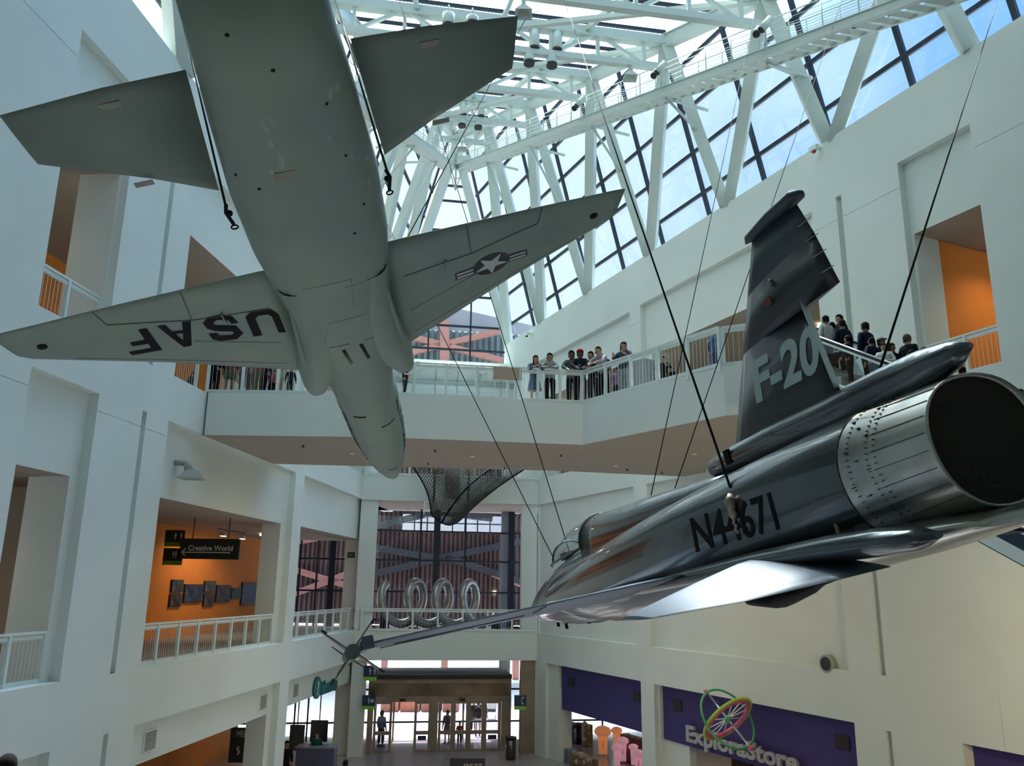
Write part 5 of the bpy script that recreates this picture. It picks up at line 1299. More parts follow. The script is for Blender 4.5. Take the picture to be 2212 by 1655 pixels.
for (x0, x1, lab) in ((807, 847, 'left sliding leaf beside the open doorway'), (895, 931, 'leaf right of the open doorway'), (947, 979, 'third glass leaf of the entrance'), (979, 1012, 'fourth glass leaf of the entrance'), (1012, 1046, 'fifth glass leaf of the entrance'), (1046, 1082, 'rightmost glass leaf of the entrance')):
    dn += 1; a, b_ = vs_(x0), vs_(x1); t = bpy.data.objects.new(f'door_{dn}', None); C.objects.link(t); t.location = Fw(a, Z1, VD + .1); tag(t, 'bronze framed ' + lab, None, None, 'structure')
    st = .13
    for (p, q, z0, z1, nm) in ((a, a + st, Z1 + .02, zt, 'stile'), (b_ - st, b_, Z1 + .02, zt, 'stile'), (a + st, b_ - st, zt - .10, zt, 'top_rail'), (a + st, b_ - st, zm0, zm1, 'middle_rail'), (a + st, b_ - st, Z1 + .02, zb, 'bottom_rail')):
        vbox(p, q, z0, z1, VD + .02, VD + .10, nm, 'bronze', t)
    mb = MB(); mb.quad(Fw(a + st, zb, VD + .06), Fw(b_ - st, zb, VD + .06), Fw(b_ - st, zt - .1, VD + .06), Fw(a + st, zt - .1, VD + .06)); part(mb, 'glass_pane', M['glassdoor'], t)
    if dn in (2, 6):
        mb = MB(); mb.frame(Fw(a + st + .08, zb + .45, VD + .04), DF * (b_ - a - 2 * st - .16), NF * .01, Z * .22); part(mb, 'dark_sticker', M['sign_blue'], t)
for x in (868, 998):
    vbox(vs_(x) - .14, vs_(x) + .14, vz(1514), vz(1509), VD - .1, VD, 'door_sensor', 'black')
# outer side of the vestibule on the facade line
for x in (800, 850, 930, 1000, 1090):
    s_ = Fs((x, 1550), FB)[0]; vbox(s_ - .05, s_ + .05, Z1, zr - .1, FB - .15, FB, 'outer_mullion')
# bins, freestanding board
q = at_z((1103, 1641), Z1); t = thing('waste_bin', q, 'dark cylindrical waste bin right of the glass doors', 'bin')
mb = MB(); mb.tube([q + Z * .01, q + Z * .95], .25, 24); part(mb, 'bin_body', mat('bin_steel', (.12, .11, .11), .25, metal=.8), t)
mb = MB(); mb.tube([q + Z * .95, q + Z * 1.03], [.28, .28], 24); part(mb, 'bin_lid', M['black'], t)
pp = V((0, 36.5, 0))
a = on_plane((972, 1638), pp, nC); c_ = on_plane((1048, 1638), pp, nC); w_ = c_.x - a.x
t = thing('notice_board', V((a.x, 36.5, Z1)), 'black free-standing board reading KING TUT at the bottom edge', 'sign')
mb = MB(); mb.frame(V((a.x, 36.5, a.z - 1.5)), V((w_, 0, 0)), V((0, .1, 0)), Z * 1.5); part(mb, 'panel', M['black'], t)
mb = MB(); mb.bar(V((a.x + .1, 36.55, Z1)), V((a.x + .1, 36.55, a.z - 1.5)), .06, .06); part(mb, 'leg', M['black'], t)
mb = MB(); mb.bar(V((c_.x - .1, 36.55, Z1)), V((c_.x - .1, 36.55, a.z - 1.5)), .06, .06); part(mb, 'leg', M['black'], t)
put_text('KING TUT', .26, V((a.x + w_ * .40, 36.48, a.z - .38)), V((1, 0, 0)), Z, 'lettering', mat('gold_letter', (.45, .42, .30), .5), world=t, off=.006, width=w_ * .52)

# ------------------------------------------------------------------ outside: plaza, raised pavilion with cross bracing
mb = MB(); mb.quad(V((-90, 49.2, Z1 - .03)), V((120, 45, Z1 - .03)), V((160, 190, Z1 - .03)), V((-120, 190, Z1 - .03))); struct(mb, 'floor_plaza', M['concrete'], 'sunlit concrete plaza outside')
ED = FB + 30
def Ew(s, z, d=0): return Fw(s, z, ED + d)
def es(x, y): return Fs((x, y), ED)
pv = thing('pavilion', Ew(-6, -3.6), 'corrugated pavilion with pink cross bracing seen through the far glass', 'building')
M['corr_brown'] = mat('corrugated_brown', (.13, .068, .058), .6, var=.4, scale=1)
M['corr_teal'] = mat('corrugated_teal', (.17, .24, .26), .6, var=.35, scale=.6)
zlo, zs0, zs1 = -3.6, es(975, 1150)[1], es(975, 1112)[1]
za_, zb2 = es(975, 860)[1], es(990, 662)[1]
wx0, wx1 = es(868, 1130)[0], es(1085, 1130)[0]
def corr(s0, s1, z0, z1, m, nm, pitch=.42, d=0):
    mb = MB(); k = int((s1 - s0) / pitch)
    for i in range(k):
        a = s0 + i * pitch
        mb.quad(Ew(a, z0, d), Ew(a + pitch * .5, z0, d), Ew(a + pitch * .5, z1, d), Ew(a, z1, d))
        mb.quad(Ew(a + pitch * .5, z0, d), Ew(a + pitch * .62, z0, d + .3), Ew(a + pitch * .62, z1, d + .3), Ew(a + pitch * .5, z1, d))
        mb.quad(Ew(a + pitch * .62, z0, d + .3), Ew(a + pitch * .9, z0, d + .3), Ew(a + pitch * .9, z1, d + .3), Ew(a + pitch * .62, z1, d + .3))
        mb.quad(Ew(a + pitch * .9, z0, d + .3), Ew(a + pitch, z0, d), Ew(a + pitch, z1, d), Ew(a + pitch * .9, z1, d + .3))
    mb.quad(Ew(s0, z0, d + .5), Ew(s1, z0, d + .5), Ew(s1, z1, d + .5), Ew(s0, z1, d + .5))
    return part(mb, nm, M[m], pv)
corr(-42, 14, zlo, zs0, 'corr_brown', 'lower_cladding'); corr(-42, wx0, zs0, zs1, 'corr_brown', 'lower_cladding'); corr(wx1, 14, zs0, zs1, 'corr_brown', 'lower_cladding')
corr(-42, 14, zs1, za_, 'corr_brown', 'middle_cladding'); corr(-18, 9, za_, zb2 - 2.6, 'corr_teal', 'upper_cladding', .6)
mb = MB(); mb.add([Ew(-18, zb2 - 2.6, 0), Ew(9, zb2 - 2.6, 0), Ew(6.5, zb2 - 1.6, 0), Ew(-3, zb2, 0), Ew(-15, zb2 - 1.2, 0)], [(0, 1, 2, 3, 4)]); part(mb, 'roof', mat('roof_grey', (.30, .31, .36), .5), pv)
mb = MB()
for k in range(9): s_ = wx0 + (wx1 - wx0) * k / 8; mb.frame(Ew(s_ - .06, zs0, -.1), DF * .12, -NF * .1, Z * (zs1 - zs0))
for k in range(3): z = zs0 + (zs1 - zs0) * k / 2; mb.frame(Ew(wx0, z - .06, -.1), DF * (wx1 - wx0), -NF * .1, Z * .12)
part(mb, 'strip_window_bars', M['mullion'], pv)
def ebrace(p, q, w, m='pink_steel', nm='brace', d=-1.0):
    (s0, z0), (s1, z1) = es(*p), es(*q); mb = MB(); mb.bar(Ew(s0, z0, d), Ew(s1, z1, d), w, w); return part(mb, nm, M[m], pv)
ebrace((958, 700), (958, 860), .9, nm='steel_column'); ebrace((890, 735), (1082, 785), .55); ebrace((885, 768), (1075, 722), .55)
for p, q in (((640, 1172), (720, 1158)), ((640, 1232), (760, 1268)), ((640, 1282), (752, 1240)), ((1060, 1240), (1120, 1262))): ebrace(p, q, .55)
for p, q in (((808, 1185), (960, 1210)), ((960, 1205), (1125, 1170)), ((808, 1240), (960, 1205)), ((960, 1205), (1125, 1258)), ((810, 1140), (940, 1108)), ((940, 1108), (1060, 1122))): ebrace(p, q, .6, 'dark')  # dark bars stand in for truss reflections on the glass
for x in (690, 830, 958, 1110): 
    s_, z_ = es(x, 1300); mb = MB(); mb.frame(Ew(s_, Z1, .2), DF * .6, -NF * .6, Z * (zlo - Z1)); part(mb, 'pillar', M['pink_steel'], pv)
# brick planter and hedge on the plaza
q0, q1 = at_z((826, 1537), Z1), at_z((1000, 1537), Z1)
for (xa, xb) in ((822, 860), (864, 906), (910, 952), (956, 990)):
    a, b_ = at_z((xa, 1537), Z1), at_z((xb, 1537), Z1); t = thing('brick_planter', a, None, 'planter', 'brick planters on the plaza'); t['label'] = 'low red brick planter block on the sunlit plaza'
    mb = MB(); mb.frame(a, b_ - a, V((0, 1.2, 0)), Z * .75); part(mb, 'planter_body', M['brick'], t)
    mb = MB(); mb.frame(a + Z * .75 + V((0, -.05, 0)), b_ - a, V((0, 1.3, 0)), Z * .08); part(mb, 'coping', M['concrete'], t)

# ------------------------------------------------------------------ far upper bulkhead with round ducts
mb = MB(); mb.frame(Fw(-11, 10.2, FB - .6), DF * 11.2, -NF * .7, Z * 3.1); struct(mb, 'wall_far_upper', M['stucco'])
for z, r, d, lab in ((12.35, .55, 3.2, 'large pale horizontal duct under the gable glass'), (11.2, .42, 3.4, 'smaller pale horizontal duct below the large one')):
    t = thing('air_duct', Fw(-8.4, z, d), lab, 'duct')
    mb = MB(); mb.tube([Fw(-8.6, z, d), Fw(-.3, z, d)], r, 28); part(mb, 'duct_body', M['rail'], t)
    mb = MB()
    for k in range(7): mb.tube([Fw(-8.2 + k * 1.3, z, d), Fw(-8.13 + k * 1.3, z, d)], r * 1.05, 28)
    part(mb, 'duct_bands', M['white_metal'], t)
for px in ((902, 790), (972, 795), (1043, 799)):
    q = on_plane(px, Fw(0, 0, 2.5), NF); t = thing('duct_nozzle', q, None, 'nozzle', 'round air nozzles on the far duct'); t['label'] = 'round air nozzle with a dark centre on the far duct'
    mb = MB(); mb.tube([q - NF * .3, q + NF * .15], .24, 18); part(mb, 'nozzle_ring', M['rail'], t)
    mb = MB(); mb.tube([q + NF * .14, q + NF * .17], .13, 14); part(mb, 'nozzle_mouth', M['black'], t)
# brown panel on the bridge behind the rail
a = on_plane((1066, 792), B[1] + V((0, .5, 0)), V((0, -1, 0))); c_ = on_plane((1127, 820), B[1] + V((0, .5, 0)), V((0, -1, 0)))
t = thing('display_board', V((a.x, a.y, Z3)), 'blank brown panel standing behind the bridge railing', 'panel')
mb = MB(); mb.frame(V((a.x, a.y, c_.z)), V((c_.x - a.x, .12, 0)), V((0, .05, 0)), Z * (a.z - c_.z)); part(mb, 'panel_board', mat('panel_brown', (.42, .33, .26), .7), t)
for x in (a.x + .05, c_.x - .05): mb = MB(); mb.bar(V((x, a.y + .1, Z3)), V((x, a.y + .1, a.z)), .04, .04); part(mb, 'leg', M['rail'], t)
# grey column-bin on the angled part of the bridge
nB3 = (B[3] - B[2]).cross(Z).normalized()
nB3 = nB3 if nB3.y < 0 else -nB3
def onB3(px, off=.6): return on_plane(px, B[2] - nB3 * off, nB3)
a, c_ = onB3((1376, 783), .9), onB3((1402, 783), .9); t = thing('information_kiosk', V((a.x, a.y, Z3)), 'grey box-shaped kiosk behind the railing right of the curly haired person', 'kiosk')
mb = MB(); ctr_ = (a + c_) / 2; w_ = (c_ - a).length; dB = (B[3] - B[2]).normalized(); mb.box(V((ctr_.x, ctr_.y, (Z3 + a.z) / 2)), w_, .5, a.z - Z3, dB, -nB3); part(mb, 'kiosk_body', mat('kiosk_grey', (.30, .34, .35), .5), t, .02)

# ------------------------------------------------------------------ rope net hanging from the far upper balcony
nd = -1.2
def nx(px): return on_plane(px, Fw(0, 0, nd), NF)
t = thing('rope_net', nx((1000, 1008)), 'large dark rope net slung below the far upper balcony', 'net')
tl2, tr2, bl2, br2 = nx((888, 1003)), nx((1150, 1003)), nx((932, 1112)), nx((1000, 1118))
def net(u, v):
    a = tl2.lerp(bl2, v); b_ = tr2.lerp(br2, v); p = a.lerp(b_, u)
    return p + NF * (1.6 * math.sin(math.pi * u) * (.3 + .7 * math.sin(math.pi * min(1, v * .9)))) + V((0, 0, -.5 * math.sin(math.pi * u) * v)) + (a - b_).normalized() * (.25 * math.sin(math.pi * v)) * (0.5 - u) * -2
mb = MB(); NU, NV = 34, 20
for i in range(-NV, NU):
    pts = [net((i + k) / NU, k / NV) for k in range(NV + 1) if 0 <= (i + k) / NU <= 1]
    if len(pts) > 1: mb.tube(pts, .022, 3, cap=False)
    pts = [net((i + NV - k) / NU, k / NV) for k in range(NV + 1) if 0 <= (i + NV - k) / NU <= 1]
    if len(pts) > 1: mb.tube(pts, .022, 3, cap=False)
tag(part(mb, 'netting', mat('net_rope', (.05, .06, .055), .9), t), kind='stuff')
for a_ in ([net(0, k / 12) for k in range(13)], [net(1, k / 12) for k in range(13)], [net(k / 12, 1) for k in range(13)], [net(k / 16, 0) for k in range(17)], [net(.72 - .42 * k / 12, k / 12) + NF * .03 for k in range(13)]):
    mb = MB(); mb.tube(a_, .045, 6); part(mb, 'border_rope', M['ink'], t)
q = nx((980, 1040)) - NF * .8; t = thing('hanging_basket', q, 'pinkish wicker panel hanging inside the rope net', 'basket')
mb = MB(); mb.box(q, .75, .3, 1.6, DF, NF); part(mb, 'wicker_panel', mat('wicker', (.32, .22, .18), .8, var=.5, scale=5), t)
mb = MB(); mb.ball(q - Z * 1.1, .2); part(mb, 'ball', M['rail'], t)
mb = MB(); mb.tube([q + Z * .8, q + Z * 1.7], .02, 5); part(mb, 'hanger', M['dark'], t)
a, c_ = nx((917, 1081)), nx((938, 1081)); z0 = nx((917, 1112)).z; t = thing('ladder', a, 'small white ladder hanging under the rope net', 'ladder')
for p in (a, c_): mb = MB(); mb.bar(p, V((p.x, p.y, z0)), .06, .05); part(mb, 'side_rail', M['rail'], t)
for k in range(3):
    z = a.z - .08 - k * .38; mb = MB(); mb.bar(V((a.x, a.y, z)), V((c_.x, c_.y, z)), .04, .04); part(mb, 'rung', M['rail'], t)
for x in (949 - 10, 1013): 
    q = nx((x, 1030)); t = thing('hanging_pole', q, None, 'pole', 'dark poles with yellow sleeves beside the net'); t['label'] = 'dark vertical pole with a yellow sleeve beside the net'
    mb = MB(); mb.tube([q + Z * .55, q - Z * 1.3], .06, 8); part(mb, 'pole', M['dark'], t)
    mb = MB(); mb.tube([q + Z * .55, q + Z * .15], .09, 8); part(mb, 'yellow_sleeve', mat('yellow', (.5, .36, .03), .6), t)

# ------------------------------------------------------------------ coiled tube sculpture on the far middle balcony
q = on_plane((838, 1350), Fw(0, 0, 2.2), NF); R_ = 1.08; t = thing('coil_sculpture', V((q.x, q.y, Z2)), 'shiny coiled metal tube with three loops behind the far railing', 'sculpture')
sA, sB = Fs((842, 1300), 2.2)[0], Fs((1050, 1300), 2.2)[0]
pts = []
for k in range(150):
    th = k / 149 * 2 * math.pi * 3.6 - math.pi * .9; s_ = sA + (sB - sA) * k / 149 + .74 * math.sin(th)
    pts.append(Fw(s_, Z2 + 1.35 + R_ * -math.cos(th) , 2.2 + .45 * math.sin(th)))
mb = MB(); mb.tube(pts, .235, 14); part(mb, 'coiled_tube', mat('brushed_tube', (.40, .40, .38), .28, metal=.9, var=.2), t)
for k in (0, -1):
    p = pts[k]; mb = MB(); mb.tube([V((p.x, p.y, Z2 + .02)), V((p.x, p.y, min(p.z, Z2 + .9)))], .26, 14); part(mb, 'pedestal', M['black'], t)
for k in range(3):
    i = min(range(150), key=lambda i_: abs(pts[i_].z - (Z2 + .28)) + abs(i_ - (19 + 41 * (k + .5)))); p = pts[i]
    mb = MB(); mb.box(V((p.x, p.y, Z2 + .04)), .5, .5, .08); part(mb, 'foot_plate', M['black'], t)

# ------------------------------------------------------------------ store goods seen through the opening
random.seed(9)
M['coral'] = mat('coral_glow', (.62, .26, .12), .5, emit=(.9, .35, .15), es=.25); M['jelly'] = mat('pink_jelly', (.62, .34, .42), .4, emit=(.9, .45, .55), es=.25)
GD = 3.0
for (x, y, h, r, mm, lab) in ((1302, 1580, 3.0, .34, 'coral', 'tallest orange mushroom-topped display column in the store window'), (1332, 1578, 2.6, .22, 'coral', 'slim orange display column right of the tallest one'), (1345, 1601, 2.0, .24, 'jelly', 'pink jellyfish lamp with a pale cap in the store window'), (1333, 1615, 1.7, .2, 'jelly', 'shorter pink jellyfish lamp left of the pale capped one'), (1368, 1614, 1.7, .18, 'jelly', 'small pale jellyfish lamp near the store pillar'), (1379, 1629, 1.4, .24, 'jelly', 'lowest wide jellyfish lamp at the store pillar')):
    q = on_plane((x, y), Rw(0, 0, GD), NR); q = q if q.z > Z1 + .7 else at_z((x, y), Z1 + .9); t = thing('jellyfish_lamp', V((q.x, q.y, Z1)), lab, 'display lamp')
    mb = MB(); mb.ball(q, r * 1.3, r * 1.3, r * .8); part(mb, 'cap', M[mm], t)
    mb = MB()
    for k in range(8): a = k / 8 * 6.283; mb.tube([q + V((r * .7 * math.cos(a), r * .7 * math.sin(a), 0)), V((q.x + r * .5 * math.cos(a + .5), q.y + r * .5 * math.sin(a + .5), Z1 + .1))], r * .16, 6)
    part(mb, 'tentacles', M[mm], t)
for i, (x, y, w, h, col, lab) in enumerate(((1200, 1580, .7, 1.9, (.015, .015, .02), 'dark drum-shaped display at the left of the store window'), (1232, 1560, 1.3, 1.6, (.10, .25, .42), 'blue display board in the store window'), (1251, 1562, .35, 1.5, (.02, .015, .02), 'dark plush toys hanging from a post'), (1268, 1565, .4, 1.2, (.45, .36, .22), 'tan plush toys hanging from a post'), (1225, 1615, 1.6, .5, (.20, .26, .30), 'low grey-blue bin of goods'), (1260, 1632, 1.9, .5, (.28, .20, .13), 'low bin of brown plush toys'), (1365, 1590, 1.6, 1.2, (.14, .07, .05), 'dark brown shelf of goods behind the jellyfish lamps'))):
    q = on_plane((x, y), Rw(0, 0, GD + .5), NR); q = q if q.z > Z1 + .5 else at_z((x, y), Z1 + .6); t = thing('store_display', V((q.x, q.y, Z1)), lab, 'display')
    hh = q.z - Z1
    mb = MB(); mb.box(V((q.x, q.y, Z1 + hh / 2)), w, .5, hh, DR, NR); part(mb, 'display_body', mat('goods', col, .6, var=.6, scale=5), t, .03)
    mb = MB()
    for k in range(9): mb.ball(V((q.x, q.y, q.z)) + DR * random.uniform(-w / 2, w / 2) + NR * random.uniform(0, .25) - Z * random.uniform(-.05, h * .6), random.uniform(.07, .14))
    part(mb, 'goods', mat('goods2', tuple(min(1, c * 1.8 + .03) for c in col), .6, var=.5, scale=8), t)
for s_ in (-12.9, -14.2, -15.5, -17.0):
    t = thing('store_shelf', Rw(s_, Z1, 2.5), None, 'shelf', 'shelves inside the store'); t['label'] = 'reddish brown shelf of goods under the store lettering'
    mb = MB(); mb.box(Rw(s_, Z1 + 1.2, 2.6), 1.1, .5, 2.4, DR, NR); part(mb, 'shelf_body', mat('shelf', (.16, .09, .06), .6, var=.6, scale=6), t)
# left ground level: hanging panels and desk behind the opening
for (p0_, p1_, lab) in (((627, 1566), (655, 1622), 'dark slanted screen left in the ground level opening'), ((672, 1556), (706, 1603), 'dark slanted screen right in the ground level opening')):
    t, o, x, w_, h_ = board('hanging_screen', p0_, p1_, Lw(-3, 0, 3.2), nC, lab, mat('screen_dark', (.02, .022, .03), .3))
    mb = MB(); mb.tube([o + x * w_ / 2 + Z * h_, V(((o + x * w_ / 2).x, o.y, -4.65))], .03, 6); part(mb, 'hanger', M['dark'], t)
q = on_plane((683, 1650), Lw(-4, 0, 2.4), nC); t = thing('information_desk', V((q.x, q.y, Z1)), 'pale blue-grey information desk in the left ground level opening', 'desk')
mb = MB(); mb.box(V((q.x, q.y, Z1 + .55)), 1.7, .8, 1.0); part(mb, 'desk_body', mat('desk_blue', (.10, .11, .19), .4), t, .02)
mb = MB(); mb.box(V((q.x, q.y, Z1 + 1.03)), 1.8, .9, .06); part(mb, 'worktop', mat('desk_top', (.2, .22, .28), .4), t)
# ------------------------------------------------------------------ people
def skinned(name, chains, mats, parent, sub=1, m_of=None):
    """chains: list of (points, radii, parent_index or None); first vertex of the first chain is the root"""
    vs, es_, rs, idx = [], [], [], {}
    for key, pts, radii, at in chains:
        prev = idx.get(at) if at is not None else None
        ids = []
        for p, r in zip(pts, radii):
            vs.append(tuple(p)); rs.append(r); i = len(vs) - 1
            if prev is not None: es_.append((prev, i))
            prev = i; ids.append(i)
        for k, i in enumerate(ids): idx[(key, k)] = i
        idx[(key, -1)] = ids[-1]
    me = bpy.data.meshes.new(name); me.from_pydata(vs, es_, []); o = bpy.data.objects.new(name, me); C.objects.link(o)
    sk = o.modifiers.new('s', 'SKIN'); sk.use_smooth_shade = True
    for i, v in enumerate(me.skin_vertices[0].data): v.radius = (rs[i][0], rs[i][1]) if isinstance(rs[i], tuple) else (rs[i], rs[i]); v.use_root = (i == 0)
    sb = o.modifiers.new('u', 'SUBSURF'); sb.levels = sub; sb.render_levels = sub
    dg = bpy.context.evaluated_depsgraph_get(); nm = bpy.data.meshes.new_from_object(o.evaluated_get(dg)); nm.name = name
    o.modifiers.clear(); o.data = nm; bpy.data.meshes.remove(me)
    for m in mats: nm.materials.append(m)
    if m_of:
        for p in nm.polygons: p.material_index = m_of(p.center)
    if parent: o.parent = parent
    return o
_mc = {}
def cm(col, rough=.8, nm='cloth'):
    rough = .95 if nm == 'hair' else rough
    k = (col, rough, nm)
    if k not in _mc: _mc[k] = mat(nm, col, rough, var=.25, scale=12, spec=.15 if nm in ('hair', 'top_cloth', 'bottom_cloth') else .4)
    return _mc[k]
SKIN = {'l': (.50, .30, .22), 'm': (.34, .19, .12), 'd': (.13, .07, .045)}
def person(loc, face, h, label, top=(.02, .02, .03), bottom=(.01, .01, .012), skin='m', hair=(.012, .010, .010), hairlen=0, arms='down', lean=0.0, cap=None, dress=None, shorts=False, seated=False, shoes=(.02, .02, .02), bag=None, bent=0.0, group=None, turn=0.0, collar=None, long_sleeve=True, headtilt=0.0):
    """face: compass angle of the look in degrees (0 = +y), local +y is forward"""
    r = thing('person', loc, label, 'person', group, -math.radians(face)); k = h / 1.72; sk = cm(SKIN[skin], .55, 'skin')
    hip = V((0, 0, .93 * k)); 
    if seated: hip = V((0, 0, .45 * k))
    L_ = math.radians(lean); fwd = lambda z, off=0: V((0, math.sin(L_) * z + off, math.cos(L_) * z))
    chest = hip + fwd(.34 * k); neck = hip + fwd(.53 * k); head = neck + V((0, math.sin(L_ * .6 + math.radians(headtilt)) * .12 * k, math.cos(L_ * .6) * .125 * k))
    sh = .185 * k; shz = hip + fwd(.47 * k)
    ch = [('t', [hip, hip + fwd(.16 * k), chest, neck], [(.15 * k, .12 * k), (.14 * k, .11 * k), (.17 * k, .12 * k), (.07 * k, .07 * k)], None),
          ('h', [neck + (head - neck) * .45, head, head + V((0, .005, .09 * k))], [(.075 * k, .078 * k), (.112 * k, .135 * k), (.085 * k, .105 * k)], ('t', -1))]
    arm_pts = {}
    for s_ in (-1, 1):
        S_ = shz + V((s_ * sh, 0, -.02 * k))
        if arms == 'down': el, wr = S_ + V((s_ * .05, -.02, -.28 * k)), S_ + V((s_ * .06, .06 * k, -.52 * k))
        elif arms == 'rail': el, wr = S_ + V((s_ * .08, .16 * k, -.20 * k)), V((s_ * .10 * k, S_.y + .38 * k, min(1.12, S_.z - .12)))
        elif arms == 'fold': el, wr = S_ + V((s_ * .07, .04, -.27 * k)), S_ + V((-s_ * .10 * k, .20 * k, -.28 * k))
        elif arms == 'point': el, wr = (S_ + V((s_ * .05, .22 * k, -.10 * k)), S_ + V((s_ * .02, .46 * k, -.06 * k))) if s_ > 0 else (S_ + V((s_ * .06, -.02, -.27 * k)), S_ + V((s_ * .02, .12, -.45 * k)))
        else: el, wr = S_ + V((s_ * .10, .10 * k, -.22 * k)), S_ + V((s_ * .0, .30 * k, -.12 * k))
        arm_pts[s_] = (S_, el, wr); d = (wr - el).normalized(); hnd = wr + d * .06 * k
        ch.append((f'a{s_}', [S_, el, wr, hnd], [.06 * k, .048 * k, .034 * k, (.044 * k, .022 * k)], ('t', 2)))
        x = d.cross(V((s_, 0, .2))).normalized(); y = d.cross(x).normalized()
        for f in range(4):
            o = hnd + y * (.012 * k * (f - 1.5) * 1.3); l = (.062, .075, .070, .055)[f] * k
            ch.append((f'f{s_}{f}', [o + d * .03 * k, o + d * (.03 * k + l * .55) + x * .006, o + d * (.03 * k + l) + x * .022], [.0095 * k, .0085 * k, .0065 * k], (f'a{s_}', -1)))
        ch.append((f'm{s_}', [wr + d * .03 * k - y * .03 * k, wr + d * .06 * k - y * .048 * k + x * .01], [.011 * k, .008 * k], (f'a{s_}', 2)))
    legs = {}
    for s_ in (-1, 1):
        H_ = hip + V((s_ * .09 * k, 0, -.04 * k))
        if seated: kn, an = H_ + V((s_ * .05, .42 * k, .02)), H_ + V((s_ * .05, .44 * k, -.38 * k))
        else: kn, an = V((s_ * .10 * k, hip.y * .3 + .02 * s_ * 1, .50 * k)), V((s_ * .10 * k, -.02 + .03 * s_, .085 * k))
        to = V((an.x + s_ * .01, an.y + .15 * k, max(.03, an.z - .055 * k)))
        legs[s_] = (H_, kn, an, to)
        ch.append((f'l{s_}', [H_, kn, an, to], [.10 * k, .065 * k, .046 * k, (.05 * k, .03 * k)], ('t', 0)))
    skinned('body', ch, [sk], r)
    # face: nose, eyes, mouth, ears in one part each
    rot = Matrix.Rotation(math.radians(turn), 3, 'Z'); fc = head + V((0, 0, .012 * k))
    def F(x, y, z): return fc + rot @ V((x * k, y * k, z * k))
    mb = MB(); mb.loft([[F(-.010, .088, .014), F(.010, .088, .014), F(0, .090, .02)], [F(-.017, .092, -.022), F(.017, .092, -.022), F(0, .120, -.018)], [F(-.014, .088, -.030), F(.014, .088, -.030), F(0, .098, -.034)]], 0, True); mb.build('nose', sk, r)
    mb = MB(); [mb.ball(F(x, .090, .008), .014 * k, .010 * k, .008 * k, 0, 8, 5) for x in (-.033, .033)]; mb.build('eyes', M['black'], r)
    mb = MB(); mb.ball(F(0, .084, -.055), .026 * k, .012 * k, .007 * k, 0, 8, 5); mb.build('mouth', cm((.25, .07, .06), .5, 'lips'), r)
    mb = MB(); [mb.ball(F(x, .0, -.008), .014 * k, .026 * k, .034 * k, 0, 8, 5) for x in (-.086, .086)]; mb.build('ears', sk, r)
    # hair cap / long hair
    mb = MB(); c0 = fc + rot @ V((0, -.010 * k, .020 * k)); rows = []
    for j in range(8):
        ph0 = j / 7 * 2.2; row = []
        for i in range(18):
            a = i / 18 * 6.2832; front = max(0, math.sin(a)); ph = ph0 * (1 - .50 * min(1, front * 1.4)); dz = math.cos(ph) * (.125 if ph < 1.57 else .17) * k
            row.append(c0 + rot @ V((.102 * k * min(1, math.sin(min(ph, 1.9)) * 1.0) * math.cos(a), (.120 * math.sin(min(ph, 1.9))) * k * math.sin(a), dz)))
        rows.append(row)
    if hairlen:
        for j in range(1, 6):
            row = []
            for i in range(18):
                a = i / 18 * 6.2832; p = rows[7][i].copy(); sn = math.sin(a)
                if sn < .35: p = p - V((0, 0, hairlen * k * j / 5)) + rot @ V((0, -.015 * j * k * .4, 0)) * 1
                row.append(p)
            rows.append(row)
    mb.loft(rows, 0, True); mb.build('hair', cm(hair, .6, 'hair'), r)
    if cap:
        mb = MB(); c1 = c0 + V((0, 0, .015 * k)); rr = []
        for j in range(6):
            ph = .05 + j / 5 * 1.45; rr.append([c1 + rot @ V((.112 * k * math.sin(ph) * math.cos(i / 16 * 6.283), .130 * k * math.sin(ph) * math.sin(i / 16 * 6.283), .128 * k * math.cos(ph))) for i in range(16)])
        mb.loft(rr, 0, True); mb.build('cap', cm(cap, .7, 'cap'), r)
        mb = MB(); mb.prism([c1 + rot @ V((x * k, y * k, .030 * k)) for x, y in ((-.07, .10), (.07, .10), (.06, .18), (0, .20), (-.06, .18))], V((0, 0, .012))); mb.build('cap_brim', cm(cap, .7, 'cap'), r)
    tm = cm(top, .85, 'top_cloth'); bm_ = cm(bottom, .85, 'bottom_cloth')
    g = 1.13
    # top: torso plus sleeves
    hem = hip + V((0, 0, -.13 * k)) if not dress else hip + V((0, 0, -.10 * k))
    tc = [('t', [hem, hip + fwd(.05 * k), hip + fwd(.18 * k), chest, shz + V((0, 0, .01)), neck - fwd(.015 * k)], [(.19 * k, .155 * k), (.185 * k, .15 * k), (.18 * k, .145 * k), (.215 * k, .155 * k), (.16 * k, .12 * k), (.08 * k, .08 * k)], None)]
    for s_ in (-1, 1):
        S_, el, wr = arm_pts[s_]; e2 = el if long_sleeve else S_.lerp(el, .7)
        pts = [S_ + V((s_ * .005, 0, 0)), el, el.lerp(wr, .9)] if long_sleeve else [S_, S_.lerp(el, .75)]
        tc.append((f's{s_}', pts, [.082 * k, .068 * k, .052 * k] if long_sleeve else [.084 * k, .074 * k], ('t', 3)))
    skinned('shirt', tc, [tm], r)
